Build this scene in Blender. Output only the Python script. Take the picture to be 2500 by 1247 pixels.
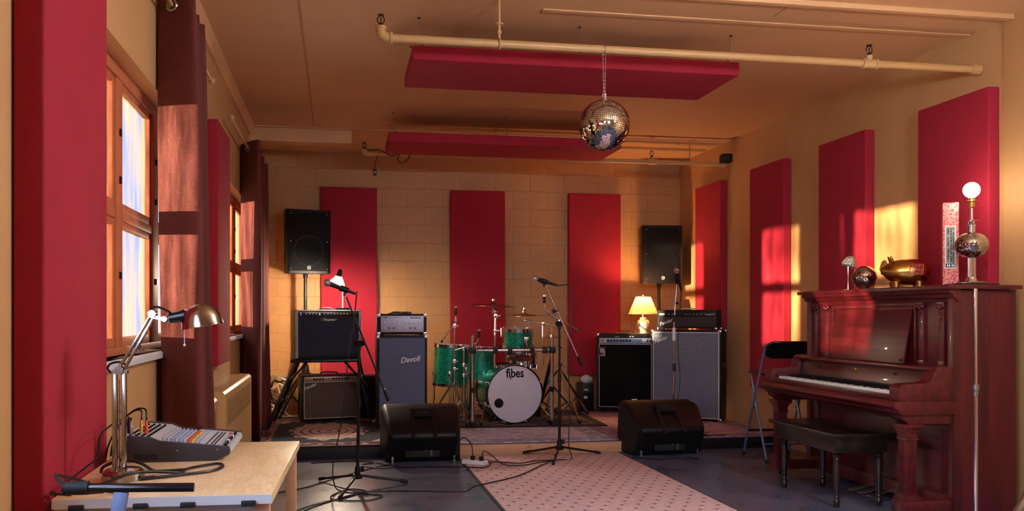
import bpy, bmesh, math, random
from mathutils import Vector, Matrix, Euler

random.seed(7)
for o in list(bpy.data.objects):
    bpy.data.objects.remove(o, do_unlink=True)
sc = bpy.context.scene
C = sc.collection
PI = math.pi
R = math.radians

# ------------------------------------------------------------------ camera
cam_d = bpy.data.cameras.new('camera')
cam = bpy.data.objects.new('camera', cam_d)
C.objects.link(cam)
cam.location = (0, 0, 1.2)
cam.rotation_euler = (R(90), 0, R(-9.587))
cam_d.sensor_width = 36
cam_d.lens = 30.1
cam_d.shift_x = 0.0304
cam_d.shift_y = 0.0578
cam_d.clip_start = 0.05
sc.camera = cam

# ------------------------------------------------------------------ world, sun, exposure
sc.view_settings.view_transform = 'Standard'
sc.view_settings.look = 'None'
sc.view_settings.gamma = 1
sc.view_settings.use_curve_mapping = False
sc.view_settings.exposure = 1.8
w = bpy.data.worlds.new('world')
sc.world = w
w.use_nodes = True
bg = w.node_tree.nodes['Background']
bg.inputs[0].default_value = (0.50, 0.66, 1.0, 1)
bg.inputs[1].default_value = 7.5
SUN_DIR = Vector((1, 0.475, -0.0367)).normalized()
sun_d = bpy.data.lights.new('sun', 'SUN')
sun_d.energy = 215
sun_d.angle = R(0.8)
sun_d.color = (1.0, 0.64, 0.31)
sun = bpy.data.objects.new('sun', sun_d)
C.objects.link(sun)
sun.rotation_euler = SUN_DIR.to_track_quat('-Z', 'Y').to_euler()
sun.location = (-6, -2, 3)

# ------------------------------------------------------------------ helpers
class MB:
    def __init__(s):
        s.v = []; s.f = []
    def add(s, v, f):
        o = len(s.v)
        s.v += [tuple(p) for p in v]
        s.f += [tuple(i + o for i in q) for q in f]
        return s
    def box(s, x0, x1, y0, y1, z0, z1):
        return s.add([(x0,y0,z0),(x1,y0,z0),(x1,y1,z0),(x0,y1,z0),(x0,y0,z1),(x1,y0,z1),(x1,y1,z1),(x0,y1,z1)],
                     [(0,3,2,1),(4,5,6,7),(0,1,5,4),(1,2,6,5),(2,3,7,6),(3,0,4,7)])
    def bar(s, p0, p1, w, h, up=(0, 0, 1)):
        p0, p1 = Vector(p0), Vector(p1)
        d = (p1 - p0).normalized()
        a = d.cross(Vector(up))
        if a.length < 1e-4: a = d.cross(Vector((1, 0, 0)))
        a.normalize(); b = a.cross(d)
        q = []
        for p in (p0, p1):
            for i, j in ((-1,-1),(1,-1),(1,1),(-1,1)):
                q.append(p + a*(i*w/2) + b*(j*h/2))
        return s.add(q, [(0,1,2,3),(7,6,5,4),(0,4,5,1),(1,5,6,2),(2,6,7,3),(3,7,4,0)])
    def cyl(s, p0, p1, r0, r1=None, n=14, cap=True):
        r1 = r0 if r1 is None else r1
        p0, p1 = Vector(p0), Vector(p1)
        d = (p1 - p0).normalized()
        a = d.orthogonal().normalized(); b = d.cross(a)
        q = []
        for p, r in ((p0, r0), (p1, r1)):
            for i in range(n):
                t = 2*PI*i/n
                q.append(p + a*(r*math.cos(t)) + b*(r*math.sin(t)))
        f = [(i, (i+1) % n, n+(i+1) % n, n+i) for i in range(n)]
        if cap: f += [tuple(range(n-1, -1, -1)), tuple(range(n, 2*n))]
        return s.add(q, f)
    def tube(s, pts, r, n=7):
        pts = [Vector(p) for p in pts]
        t0 = (pts[1]-pts[0]).normalized(); a = t0.orthogonal().normalized()
        q = []
        for i, p in enumerate(pts):
            t = (pts[min(i+1, len(pts)-1)] - pts[max(i-1, 0)]).normalized()
            a = (a - t*a.dot(t)).normalized(); b = t.cross(a)
            for k in range(n):
                g = 2*PI*k/n
                q.append(p + a*(r*math.cos(g)) + b*(r*math.sin(g)))
        f = []
        for i in range(len(pts)-1):
            for k in range(n):
                f.append((i*n+k, i*n+(k+1) % n, (i+1)*n+(k+1) % n, (i+1)*n+k))
        m = (len(pts)-1)*n
        f += [tuple(range(n-1, -1, -1)), tuple(range(m, m+n))]
        return s.add(q, f)
    def lathe(s, prof, n=28, M=None):
        q = []; f = []; m = len(prof)
        for i in range(n):
            t = 2*PI*i/n
            for r, z in prof:
                q.append(Vector((r*math.cos(t), r*math.sin(t), z)))
        for i in range(n):
            j = (i+1) % n
            for k in range(m-1):
                f.append((i*m+k, j*m+k, j*m+k+1, i*m+k+1))
        if M is not None: q = [M @ p for p in q]
        return s.add(q, f)
    def prism(s, poly, ax, a, b):
        n = len(poly)
        def P(p, t):
            return {'x': (t, p[0], p[1]), 'y': (p[0], t, p[1]), 'z': (p[0], p[1], t)}[ax]
        v = [P(p, a) for p in poly] + [P(p, b) for p in poly]
        f = [(i, (i+1) % n, n+(i+1) % n, n+i) for i in range(n)]
        f += [tuple(range(n-1, -1, -1)), tuple(range(n, 2*n))]
        return s.add(v, f)
    def loft(s, rings, cap=True):
        n = len(rings[0]); v = []; f = []
        for r in rings: v += [tuple(p) for p in r]
        for i in range(len(rings)-1):
            for k in range(n):
                f.append((i*n+k, i*n+(k+1) % n, (i+1)*n+(k+1) % n, (i+1)*n+k))
        if cap:
            m = (len(rings)-1)*n
            f += [tuple(range(n-1, -1, -1)), tuple(range(m, m+n))]
        return s.add(v, f)
    def sph(s, c, r, n=20, m=12, sx=1, sy=1, sz=1):
        prof = [(max(1e-5, r*math.sin(PI*k/m)), -r*math.cos(PI*k/m)) for k in range(m+1)]
        return s.lathe(prof, n, Matrix.Translation(c) @ Matrix.Diagonal((sx, sy, sz, 1)))
    def grid(s, fn, nu, nv):
        v = [fn(i/nu, j/nv) for i in range(nu+1) for j in range(nv+1)]
        f = [(i*(nv+1)+j, (i+1)*(nv+1)+j, (i+1)*(nv+1)+j+1, i*(nv+1)+j+1) for i in range(nu) for j in range(nv)]
        return s.add(v, f)
    def xf(s, M):
        s.v = [tuple(M @ Vector(p)) for p in s.v]
        return s

def cr(pts, k=8):
    """smooth curve through pts"""
    p = [Vector(q) for q in pts]
    p = [p[0]*2-p[1]] + p + [p[-1]*2-p[-2]]
    out = []
    for i in range(1, len(p)-2):
        a, b, c_, d = p[i-1], p[i], p[i+1], p[i+2]
        for j in range(k):
            t = j/k
            out.append(0.5*((2*b) + (c_-a)*t + (2*a-5*b+4*c_-d)*t*t + (3*b-a-3*c_+d)*t**3))
    out.append(p[-2])
    return out

def mesh(name, mb, m, bev=0, seg=2, sm=40, fix=True):
    me = bpy.data.meshes.new(name)
    me.from_pydata(mb.v, [], mb.f)
    if bev or fix:
        b = bmesh.new(); b.from_mesh(me)
        if fix: bmesh.ops.recalc_face_normals(b, faces=b.faces)
        if bev:
            e = [x for x in b.edges if len(x.link_faces) == 2 and x.calc_face_angle(0) > 0.5]
            bmesh.ops.bevel(b, geom=e, offset=bev, segments=seg, affect='EDGES', profile=0.6, clamp_overlap=True)
        b.to_mesh(me); b.free()
    if sm:
        me.polygons.foreach_set('use_smooth', [True]*len(me.polygons))
        me.set_sharp_from_angle(angle=R(sm))
    me.materials.append(m)
    return me

def ob(name, mb, m, parent=None, bev=0, seg=2, sm=40, loc=None, rot=None, w=False, fix=True):
    me = mb if isinstance(mb, bpy.types.Mesh) else None
    if me is None:
        if w and parent is not None:
            r = parent
            while r.parent: r = r.parent
            M = Matrix.LocRotScale(r.location, r.rotation_euler, None).inverted()
            mb.xf(M)
        me = mesh(name, mb, m, bev, seg, sm, fix)
    o = bpy.data.objects.new(name, me)
    C.objects.link(o)
    if parent is not None: o.parent = parent
    if loc is not None: o.location = loc
    if rot is not None: o.rotation_euler = rot
    return o

def tag(o, label, cat, group=None, kind=None):
    o['label'] = label; o['category'] = cat
    if group: o['group'] = group
    if kind: o['kind'] = kind
    return o

def thing(name, label, cat, loc=(0, 0, 0), rz=0, group=None):
    o = bpy.data.objects.new(name, None)
    C.objects.link(o)
    o.empty_display_size = 0.1
    o.location = loc; o.rotation_euler = (0, 0, R(rz))
    return tag(o, label, cat, group)

def struct(o, label=None):
    o['kind'] = 'structure'
    if label: o['label'] = label
    return o

def text(s, size, m, parent, loc, rot=(R(90), 0, 0), ext=0.001, shear=0, name='lettering', sx=1, off=0, sp=1):
    cu = bpy.data.curves.new('t', 'FONT')
    cu.body = s; cu.size = size; cu.extrude = ext; cu.shear = shear; cu.offset = off
    cu.align_x = 'CENTER'; cu.align_y = 'CENTER'; cu.space_character = sp
    t = bpy.data.objects.new('t', cu); C.objects.link(t)
    dg = bpy.context.evaluated_depsgraph_get(); dg.update()
    me = bpy.data.meshes.new_from_object(t.evaluated_get(dg))
    bpy.data.objects.remove(t, do_unlink=True)
    for v in me.vertices: v.co.x *= sx
    me.materials.clear(); me.materials.append(m)
    o = bpy.data.objects.new(name, me); C.objects.link(o)
    o.parent = parent; o.location = loc; o.rotation_euler = rot
    return o

# ------------------------------------------------------------------ materials
def lin(c):
    return tuple((x/255/12.92 if x/255 <= 0.04045 else ((x/255+0.055)/1.055)**2.4) for x in c)

class NT:
    def __init__(s, name):
        s.m = bpy.data.materials.new(name); s.m.use_nodes = True
        s.t = s.m.node_tree; s.b = s.t.nodes['Principled BSDF']; s.out = s.t.nodes['Material Output']
        s.co = s.n('ShaderNodeTexCoord').outputs['Object']
    def n(s, ty, **k):
        x = s.t.nodes.new(ty)
        for a, b in k.items(): setattr(x, a, b)
        return x
    def put(s, sock, val):
        if isinstance(val, E_): s.t.links.new(val.s, sock)
        elif isinstance(val, bpy.types.NodeSocket): s.t.links.new(val, sock)
        elif isinstance(val, (tuple, list)):
            sock.default_value = tuple(val)+(1,) if len(val) == 3 and sock.type == 'RGBA' else tuple(val)
        else: sock.default_value = val
    def math(s, op, a, b=0.0):
        x = s.n('ShaderNodeMath', operation=op); s.put(x.inputs[0], a); s.put(x.inputs[1], b)
        return E_(s, x.outputs[0])
    def xyz(s, vec=None):
        x = s.n('ShaderNodeSeparateXYZ'); s.put(x.inputs[0], vec or s.co)
        return [E_(s, o) for o in x.outputs]
    def vec(s, a, b, c):
        x = s.n('ShaderNodeCombineXYZ')
        for i, q in enumerate((a, b, c)): s.put(x.inputs[i], q)
        return x.outputs[0]
    def noise(s, scale, det=3, vec=None, rough=0.5, sc3=None):
        v = vec or s.co
        if sc3:
            mp = s.n('ShaderNodeMapping'); s.put(mp.inputs[0], v); mp.inputs['Scale'].default_value = sc3; v = mp.outputs[0]
        x = s.n('ShaderNodeTexNoise'); s.put(x.inputs['Vector'], v)
        x.inputs['Scale'].default_value = scale; x.inputs['Detail'].default_value = det; x.inputs['Roughness'].default_value = rough
        return E_(s, x.outputs[0])
    def voro(s, scale, vec=None, feat='F1', out=0):
        x = s.n('ShaderNodeTexVoronoi', feature=feat); s.put(x.inputs['Vector'], vec or s.co); x.inputs['Scale'].default_value = scale
        return E_(s, x.outputs[out])
    def step(s, v, a, b):
        x = s.n('ShaderNodeMapRange'); s.put(x.inputs[0], v); x.inputs[1].default_value = a; x.inputs[2].default_value = b
        return E_(s, x.outputs[0])
    def mix(s, f, a, b):
        x = s.n('ShaderNodeMix', data_type='RGBA'); s.put(x.inputs[0], f); s.put(x.inputs[6], a); s.put(x.inputs[7], b)
        return x.outputs[2]
    def bump(s, h, st=0.3, dist=0.01):
        x = s.n('ShaderNodeBump'); s.put(x.inputs['Height'], h); x.inputs['Strength'].default_value = st; x.inputs['Distance'].default_value = dist
        s.t.links.new(x.outputs[0], s.b.inputs['Normal'])
    def set(s, **k):
        nm = dict(col='Base Color', rough='Roughness', metal='Metallic', coat='Coat Weight', spec='Specular IOR Level',
                  emit='Emission Color', est='Emission Strength', trans='Transmission Weight', alpha='Alpha', sheen='Sheen Weight', sub='Subsurface Weight')
        for a, b in k.items(): s.put(s.b.inputs[nm[a]], b)
        return s

class E_:
    def __init__(s, nt, sock): s.nt = nt; s.s = sock
    def __add__(s, o): return s.nt.math('ADD', s, o)
    def __radd__(s, o): return s.nt.math('ADD', s, o)
    def __sub__(s, o): return s.nt.math('SUBTRACT', s, o)
    def __rsub__(s, o): return s.nt.math('SUBTRACT', o, s)
    def __mul__(s, o): return s.nt.math('MULTIPLY', s, o)
    def __rmul__(s, o): return s.nt.math('MULTIPLY', s, o)
    def __truediv__(s, o): return s.nt.math('DIVIDE', s, o)
    def abs(s): return s.nt.math('ABSOLUTE', s)
    def frac(s): return s.nt.math('FRACT', s)
    def floor(s): return s.nt.math('FLOOR', s)
    def sin(s): return s.nt.math('SINE', s)
    def sqrt(s): return s.nt.math('SQRT', s)
    def lt(s, o): return s.nt.math('LESS_THAN', s, o)
    def gt(s, o): return s.nt.math('GREATER_THAN', s, o)
    def max(s, o): return s.nt.math('MAXIMUM', s, o)
    def min(s, o): return s.nt.math('MINIMUM', s, o)
    def mod(s, o): return s.nt.math('MODULO', s, o)

def mat(name, rgb, rough=0.5, metal=0, var=0.0, vs=6, bump=0, bs=60, bd=0.004, coat=0, sc3=None, spec=None):
    t = NT(name)
    c0 = lin(rgb)
    if var:
        nz = t.noise(vs, 4, sc3=sc3)
        t.set(col=t.mix(t.step(nz, 0.3, 0.7), tuple(x*(1-var) for x in c0), tuple(min(1, x*(1+var)) for x in c0)))
    else: t.set(col=c0)
    t.set(rough=rough, metal=metal, coat=coat)
    if spec is not None: t.set(spec=spec)
    if bump: t.bump(t.noise(bs, 3), bump, bd)
    return t.m

M = {}
WALL = (198, 150, 98)
M['wall'] = mat('wall_paint', WALL, 0.55, var=0.06, vs=3, bump=0.15, bs=90, bd=0.002)
M['block'] = mat('block_paint', (190, 138, 88), 0.5, var=0.05, vs=4, bump=0.35, bs=120, bd=0.003)
M['mortar'] = mat('mortar_paint', (178, 128, 82), 0.6, bump=0.2, bs=120)
M['ceiling'] = mat('ceiling_paint', (216, 164, 114), 0.6, var=0.06, vs=1.5, bump=0.12, bs=40, bd=0.002)
M['pipe'] = mat('pipe_paint', (196, 150, 96), 0.4, var=0.04)
M['red'] = mat('red_fabric', (160, 16, 43), 0.85, var=0.06, vs=5, bump=0.25, bs=500, bd=0.001)
M['chrome'] = mat('chrome', (225, 225, 230), 0.12, 1)
M['nickel'] = mat('nickel', (168, 160, 152), 0.16, 1)
M['steel'] = mat('steel', (170, 172, 180), 0.32, 1)
M['bluesteel'] = mat('blue_grey_steel', (120, 140, 175), 0.35, 0.6)
M['black'] = mat('black_plastic', (13, 12, 15), 0.45, var=0.1, vs=30, bump=0.12, bs=400, bd=0.0006, spec=0.35)
M['blackgloss'] = mat('black_gloss', (12, 12, 15), 0.22)
M['blackmetal'] = mat('black_metal', (18, 18, 22), 0.33, 0.3)
M['tolex'] = mat('black_tolex', (14, 13, 15), 0.5, spec=0.3, bump=0.4, bs=500, bd=0.001)
M['rubber'] = mat('black_rubber', (15, 15, 16), 0.7)
M['cable'] = mat('cable', (16, 15, 18), 0.45)
M['white'] = mat('white_plastic', (225, 225, 222), 0.4)
M['cream'] = mat('cream_plastic', (222, 212, 190), 0.4)
M['gold'] = mat('gold', (205, 160, 80), 0.2, 1, bump=0.3, bs=160, bd=0.002)
M['brass'] = mat('brass', (200, 165, 95), 0.25, 1)
M['silver'] = mat('silver_panel', (190, 192, 200), 0.35, 0.7)
M['led'] = mat('white_mark', (235, 235, 235), 0.4)
M['darkwood'] = mat('dark_wood', (30, 19, 17), 0.32, var=0.25, vs=5, sc3=(1, 0.12, 6), coat=0.3)

t = NT('floor_paint')
n1 = t.noise(3, 5); n2 = t.noise(46, 6, rough=0.7); sp = t.voro(9)
scr = t.noise(5, 5, sc3=(6, 0.8, 1))
chips = t.step(n2, 0.68, 0.71)
base = t.mix(t.step(n1, 0.35, 0.7), lin((78, 80, 100)), lin((100, 102, 122)))
base = t.mix(t.step(scr, 0.62, 0.8)*0.25, base, lin((156, 158, 170)))
t.set(col=t.mix(chips*0.5, base, lin((170, 170, 176))), rough=t.step(n1, 0.2, 0.9)*0.12+0.24, coat=0.15)
t.bump(n2, 0.1, 0.003)
M['floor'] = t.m

def mahogany(name, s1, s2):
    t = NT(name)
    wv = t.noise(3.2, 6, sc3=s1, rough=0.6)
    wf = t.noise(20, 4, sc3=s2)
    cm = t.mix(t.step(wv, 0.36, 0.66), lin((66, 10, 17)), lin((100, 22, 28)))
    t.set(col=t.mix(t.step(wf, 0.45, 0.75)*0.45, cm, lin((46, 6, 11))), rough=0.36, coat=0.18)
    t.bump(wf, 0.05, 0.002)
    return t.m
M['piano'] = mahogany('mahogany', (9, 0.55, 9), (4, 0.4, 10))
M['pianov'] = mahogany('mahogany_upright', (5, 5, 0.35), (6, 6, 0.3))

t = NT('birch_top')
x, y, z = t.xyz()
ds = t.noise(2.0, 4, sc3=(2.4, 0.7, 1))
rings = ((ds*34).sin()*0.5+0.5)
fine = t.noise(45, 4, sc3=(5, 0.5, 1))
cw = t.mix(t.step(fine, 0.3, 0.7), lin((214, 178, 128)), lin((232, 202, 154)))
t.set(col=t.mix(t.step(rings, 0.75, 1.0)*0.35, cw, lin((196, 156, 104))), rough=0.38, coat=0.1)
M['birch'] = t.m
M['pine'] = mat('pine_board', (200, 150, 112), 0.55, var=0.12, vs=4, sc3=(0.4, 6, 6))
M['edge'] = mat('table_edge', (205, 200, 195), 0.4)
M['laminate'] = mat('grey_laminate', (172, 170, 172), 0.4)

t = NT('curtain_cloth')
nz = t.noise(260, 3)
t.set(col=t.mix(t.step(nz, 0.3, 0.7), lin((64, 20, 24)), lin((122, 50, 40))), rough=0.85)
t.bump(nz, 0.5, 0.001)
M['curtain'] = t.m
M['frame'] = mat('window_paint', (196, 112, 74), 0.45, var=0.12, vs=14, bump=0.2, bs=80)
M['sill'] = mat('sill_paint', (205, 200, 198), 0.5, var=0.08, vs=9)
M['heater'] = mat('heater_paint', (200, 156, 98), 0.4, var=0.05)
M['dark'] = mat('dark_void', (12, 11, 12), 0.9)

# hazy, brushed-over window glass: clear through the streaks, milky elsewhere
t = NT('hazy_glass')
st = t.noise(4.0, 6, sc3=(1, 4.0, 0.55), rough=0.62)
sw = t.noise(2.2, 3, sc3=(1, 1.2, 1.0))
milk = t.step(st*0.65+sw*0.35, 0.36, 0.62)
tr = t.n('ShaderNodeBsdfTransparent'); tr.inputs[0].default_value = (0.18, 0.20, 0.23, 1)
tl = t.n('ShaderNodeBsdfTranslucent'); t.put(tl.inputs[0], t.mix(milk, (0.02, 0.022, 0.026), (0.06, 0.054, 0.042)))
gl = t.n('ShaderNodeBsdfGlossy'); gl.inputs['Roughness'].default_value = 0.45
m1 = t.n('ShaderNodeMixShader'); t.put(m1.inputs[0], milk*0.6+0.05)
t.t.links.new(tr.outputs[0], m1.inputs[1]); t.t.links.new(tl.outputs[0], m1.inputs[2])
m2 = t.n('ShaderNodeMixShader'); m2.inputs[0].default_value = 0.02
t.t.links.new(m1.outputs[0], m2.inputs[1]); t.t.links.new(gl.outputs[0], m2.inputs[2])
t.t.links.new(m2.outputs[0], t.out.inputs[0])
M['pane'] = t.m

M['clearpane'] = None
t = NT('clear_glass')
tr = t.n('ShaderNodeBsdfTransparent'); tr.inputs[0].default_value = (0.92, 0.94, 0.96, 1)
gl = t.n('ShaderNodeBsdfGlossy'); gl.inputs['Roughness'].default_value = 0.05
m2 = t.n('ShaderNodeMixShader'); m2.inputs[0].default_value = 0.06
t.t.links.new(tr.outputs[0], m2.inputs[1]); t.t.links.new(gl.outputs[0], m2.inputs[2]); t.t.links.new(m2.outputs[0], t.out.inputs[0])
M['clearpane'] = t.m

def bulb_mat(name, col, e):
    t = NT(name); t.set(col=(1, 1, 1), emit=col, est=e); return t.m

# ------------------------------------------------------------------ room shell
XL, XR, YB, YF, ZC = -0.82, 4.02, 9.62, -3.6, 3.0
g = ob('ground', MB().box(-60, 60, -60, 70, -0.75, -0.70), mat('yard', (120, 112, 96), 0.9, var=0.2, vs=0.5)); struct(g)
fl = ob('floor', MB().box(XL-0.35, XR+0.2, YF-0.2, YB+0.25, -0.1, 0), M['floor']); struct(fl, 'dark blue-black painted floor with scuffs and paint chips')
ce = ob('ceiling', MB().box(XL-0.35, XR+0.2, YF-0.2, YB+0.25, ZC, ZC+0.1), M['ceiling']); struct(ce, 'warm tan painted ceiling with faint board seams')
# seams and battens on the ceiling
for i, (x0, x1, y0, y1, d) in enumerate([(0.2, XR, 4.52, 4.57, 0.03), (1.2, XR, 4.90, 4.96, 0.008), (XL, XR, 8.36, 8.40, 0.012)]):
    ob('batten', MB().box(x0, x1, y0, y1, ZC-d, ZC), M['ceiling'], ce, bev=0.003)
ob('seam', MB().box(-0.215, -0.205, 3.2, 8.3, ZC-0.003, ZC), M['mortar'], ce)
ob('seam', MB().box(2.60, 2.605, 3.0, 4.8, ZC-0.003, ZC), M['mortar'], ce)
# windows on the left wall repeat every 3.4 m
PAN = [(3.05, 3.75), (3.85, 4.46), (4.59, 5.20)]
WY0, WY1, WZ0, WZ1 = 2.97, 5.28, 1.03, 2.24
wins = [k*3.4 for k in (-2, -1, 0, 1)]
mb = MB()
ys = YF-0.2
for k in wins:
    mb.box(XL-0.135, XL, ys, WY0+k, 0, ZC)
    mb.box(XL-0.135, XL, WY0+k, WY1+k, 0, WZ0)
    mb.box(XL-0.135, XL, WY0+k, WY1+k, WZ1, ZC)
    ys = WY1+k
mb.box(XL-0.135, XL, ys, YB+0.25, 0, ZC)
wl = ob('wall_left', mb, M['wall']); struct(wl, 'tan painted wall with the windows')
mb = MB().box(XR, XR+0.2, YF-0.2, YB+0.25, 0, ZC)
wr = ob('wall_right', mb, M['wall']); struct(wr, 'tan painted side wall behind the piano')
struct(ob('trim_3', MB().box(XR-0.022, XR, YF, 4.60, 0, ZC), M['wall'], bev=0.004), 'shallow pilaster on the side wall')
# rear wall behind the camera with a door
mb = MB().box(XL-0.3, XR+0.2, YF-0.2, YF, 0, ZC)
wf_ = ob('wall_front', mb, M['wall']); struct(wf_, 'tan painted wall opposite the stage')
dr = ob('door_1', MB().box(2.4, 3.3, YF+0.001, YF+0.045, 0.005, 2.05), M['frame'], bev=0.006); struct(dr, 'plain orange-brown door')
ob('door_handle', MB().cyl((2.5, YF+0.045, 1.0), (2.5, YF+0.10, 1.0), 0.01).cyl((2.49, YF+0.10, 1.0), (2.62, YF+0.10, 1.0), 0.01), M['chrome'], dr)
# added wall, never in view: keeps the low sun off the windows beyond the camera
yw = ob('wall_yard', MB().box(-6.3, -6.0, -16, 0.25, -0.72, 2.5), mat('yard_brick', (128, 92, 78), 0.9, var=0.2, vs=8)); struct(yw, 'brick yard wall outside the windows')

# block wall behind the stage: mortar bed plus separate blocks
wb = ob('wall_back', MB().box(XL-0.3, XR+0.2, YB, YB+0.25, 0, ZC), M['mortar']); struct(wb, 'tan painted concrete block wall behind the stage')
bw, bh, jt = 0.405, 0.2025, 0.004
bm_full = mesh('block', MB().box(jt/2, bw-jt/2, -0.004, 0.004, jt/2, bh-jt/2), M['block'], bev=0.003, seg=1)
cut = {}
for r_ in range(15):
    z0 = r_*bh - 0.02
    x = XL - (bw/2 if r_ % 2 else 0) - 0.02
    while x < XR-0.01:
        a, b = max(x, XL), min(x+bw, XR)
        zt = min(z0+bh, ZC)
        if a == x and b == x+bw and zt == z0+bh:
            ob('block', bm_full, None, wb, loc=(x, YB, z0))
        elif b-a > 0.03:
            key = (round(b-a, 3), round(zt-z0, 3))
            if key not in cut:
                cut[key] = mesh('block', MB().box(jt/2, b-a-jt/2, -0.004, 0.004, jt/2, zt-z0-jt/2), M['block'], bev=0.003, seg=1)
            ob('block', cut[key], None, wb, loc=(a, YB, z0))
        x += bw
# soffit along the top of the rear wall and cornice on the window wall
struct(ob('trim_1', MB().box(XL, 0.15, 8.40, 8.62, 2.86, ZC), M['ceiling'], bev=0.006), 'short dropped soffit at the ceiling by the curtain')
struct(ob('trim_2', MB().prism([(XL, ZC), (XL, ZC-0.09), (XL+0.02, ZC-0.09), (XL+0.05, ZC-0.02), (XL+0.05, ZC)], 'y', YF, 8.40), M['ceiling']), 'narrow cornice along the window wall')

def window(k, n):
    X0, X1 = XL-0.13, XL-0.085
    mb = MB()
    mb.box(X0, X1+0.01, WY0+k, WY1+k, WZ0, WZ0+0.035).box(X0, X1+0.01, WY0+k, WY1+k, WZ1-0.05, WZ1)
    stiles = [(WY0, 3.05), (3.75, 3.85), (4.46, 4.59), (5.20, WY1)]
    for a, b in stiles:
        mb.box(X0, X1+0.008, a+k, b+k, WZ0+0.035, WZ1-0.05)
    fr = ob('window_%d' % n, mb, M['frame'], bev=0.005); struct(fr, 'hazy streaked window with orange-brown frame')
    for a, b in PAN:
        for z0, z1 in ((WZ0+0.035, 1.60), (1.64, WZ1-0.05)):
            s_ = MB()
            q = 0.028
            s_.box(X0+0.012, X1-0.002, a+k, a+k+q, z0, z1).box(X0+0.012, X1-0.002, b+k-q, b+k, z0, z1)
            s_.box(X0+0.012, X1-0.002, a+k+q, b+k-q, z0, z0+q+0.01).box(X0+0.012, X1-0.002, a+k+q, b+k-q, z1-q, z1)
            sh = ob('sash', s_, M['frame'], fr, bev=0.003)
            ob('pane', MB().box(X0+0.020, X0+0.024, a+k+q, b+k-q, z0+q+0.01, z1-q), M['pane'] if n < 3 else M['clearpane'], sh)
    for a, b in PAN:
        ob('rail', MB().box(X0, X1+0.004, a+k, b+k, 1.60, 1.64), M['frame'], fr, bev=0.004)
    mb = MB().box(XL-0.086, XL+0.035, WY0+k-0.03, WY1+k+0.03, WZ0-0.03, WZ0)
    ob('window_sill', mb, M['sill'], fr, bev=0.006)
    # catches along the stile
    for y in (3.80, 4.525):
        for z in (1.35, 1.75, 1.95):
            ob('catch', MB().box(X1+0.008, X1+0.016, y+k-0.008, y+k+0.008, z, z+0.03), M['blackmetal'], fr)
for i, k in enumerate(wins): window(k, (3, 4, 1, 2)[i])
# ------------------------------------------------------------------ stage
st = thing('stage_platform', 'low stage platform with a bare wood front board across the room', 'stage', (1.6, 8.4, 0))
ob('deck', MB().box(XL+0.002, XR-0.002, 7.20, YB-0.01, 0.0, 0.098), mat('stage_vinyl', (26, 26, 32), 0.45, var=0.2, vs=8), st, bev=0.006, w=True)
fb = ob('front_board', MB().box(0.75, 2.75, 7.165, 7.20, 0.004, 0.094), M['pine'], st, bev=0.004, w=True)
for x, z, ch in ((0.035, 0.068, 'KD'), (0.035, 0.038, 'KD'), (0.008, 0.062, 'x'), (0.008, 0.03, 'x')):
    text(ch, 0.024, M['cable'], fb, (x, -1.2355, z), name='stamp', ext=0.0004)

# ------------------------------------------------------------------ acoustic panels
def panel(x0, x1, y0, y1, z0, z1, label, grp):
    return tag(ob('acoustic_panel', MB().box(0, x1-x0, 0, y1-y0, 0, z1-z0), M['red'], bev=0.009, seg=3, loc=(x0, y0, z0)), label, 'panel', grp)
G = 'red fabric acoustic panels'
panel(XL+0.004, XL+0.08, 2.36, 2.97, 0.55, 2.52, 'tall red fabric acoustic panel on the window wall beside the wooden table', G)
panel(XL+0.004, XL+0.07, 5.72, 6.35, 0.87, 2.46, 'red fabric acoustic panel on the window wall between the two dark curtains', G)
for a, b, l in [(-0.165, 0.445, 'red fabric acoustic panel on the block wall behind the stacked combo amps'),
                (1.27, 1.89, 'red fabric acoustic panel on the block wall behind the green drums and big cymbal'),
                (2.64, 3.26, 'red fabric acoustic panel on the block wall between the drums and the lit table lamp')]:
    panel(a, b, 9.538, YB-0.007, 0.506, 2.60, l, G)
for a, b, l in [(8.373, 9.003, 'red fabric acoustic panel on the side wall behind the amp head on its tall cabinet'),
                (7.098, 7.728, 'red fabric acoustic panel on the side wall beside the folding stool'),
                (5.895, 6.53, 'red fabric acoustic panel on the side wall behind the small mirror ball ornament'),
                (4.655, 5.303, 'red fabric acoustic panel on the side wall behind the bare bulb lamp')]:
    panel(XR-0.08, XR-0.003, a, b, 0.506, 2.60, l, G)

def cloud(x0, x1, y0, y1, z0, label):
    t = thing('ceiling_panel', label, 'panel', (x0, y0, z0), 0, 'red panels hung from the ceiling')
    L, W = x1-x0, y1-y0
    ob('panel', MB().box(0, L, 0, W, 0, 0.085), M['red'], t, bev=0.008, seg=3)
    for x, dx in ((0.06, -0.02), (L-0.06, 0.02), (L*0.5, 0)):
        for y in (0.04, W-0.04):
            wv = ob('hanging_wire', MB().cyl((x, y, 0.09), (x+dx, y, ZC-z0), 0.0018, n=5), M['steel'], t)
            tor = MB().tube([(x+0.008*math.cos(a*PI/4), y, 0.095+0.008*math.sin(a*PI/4)) for a in range(9)], 0.0018, 5)
            ob('screw_eye', tor, M['blackmetal'], wv)
            ob('ceiling_hook', MB().lathe([(0.0001, 0), (0.010, 0), (0.010, 0.004), (0.0001, 0.004)], 10).xf(Matrix.Translation((x+dx, y, ZC-z0-0.004))), M['blackmetal'], wv)
cloud(0.455, 2.552, 5.14, 5.79, 2.735, 'red acoustic panel hung flat below the ceiling just behind the mirror ball')
cloud(0.46, 2.60, 7.60, 8.22, 2.735, 'red acoustic panel hung flat below the ceiling above the front of the stage')

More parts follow.
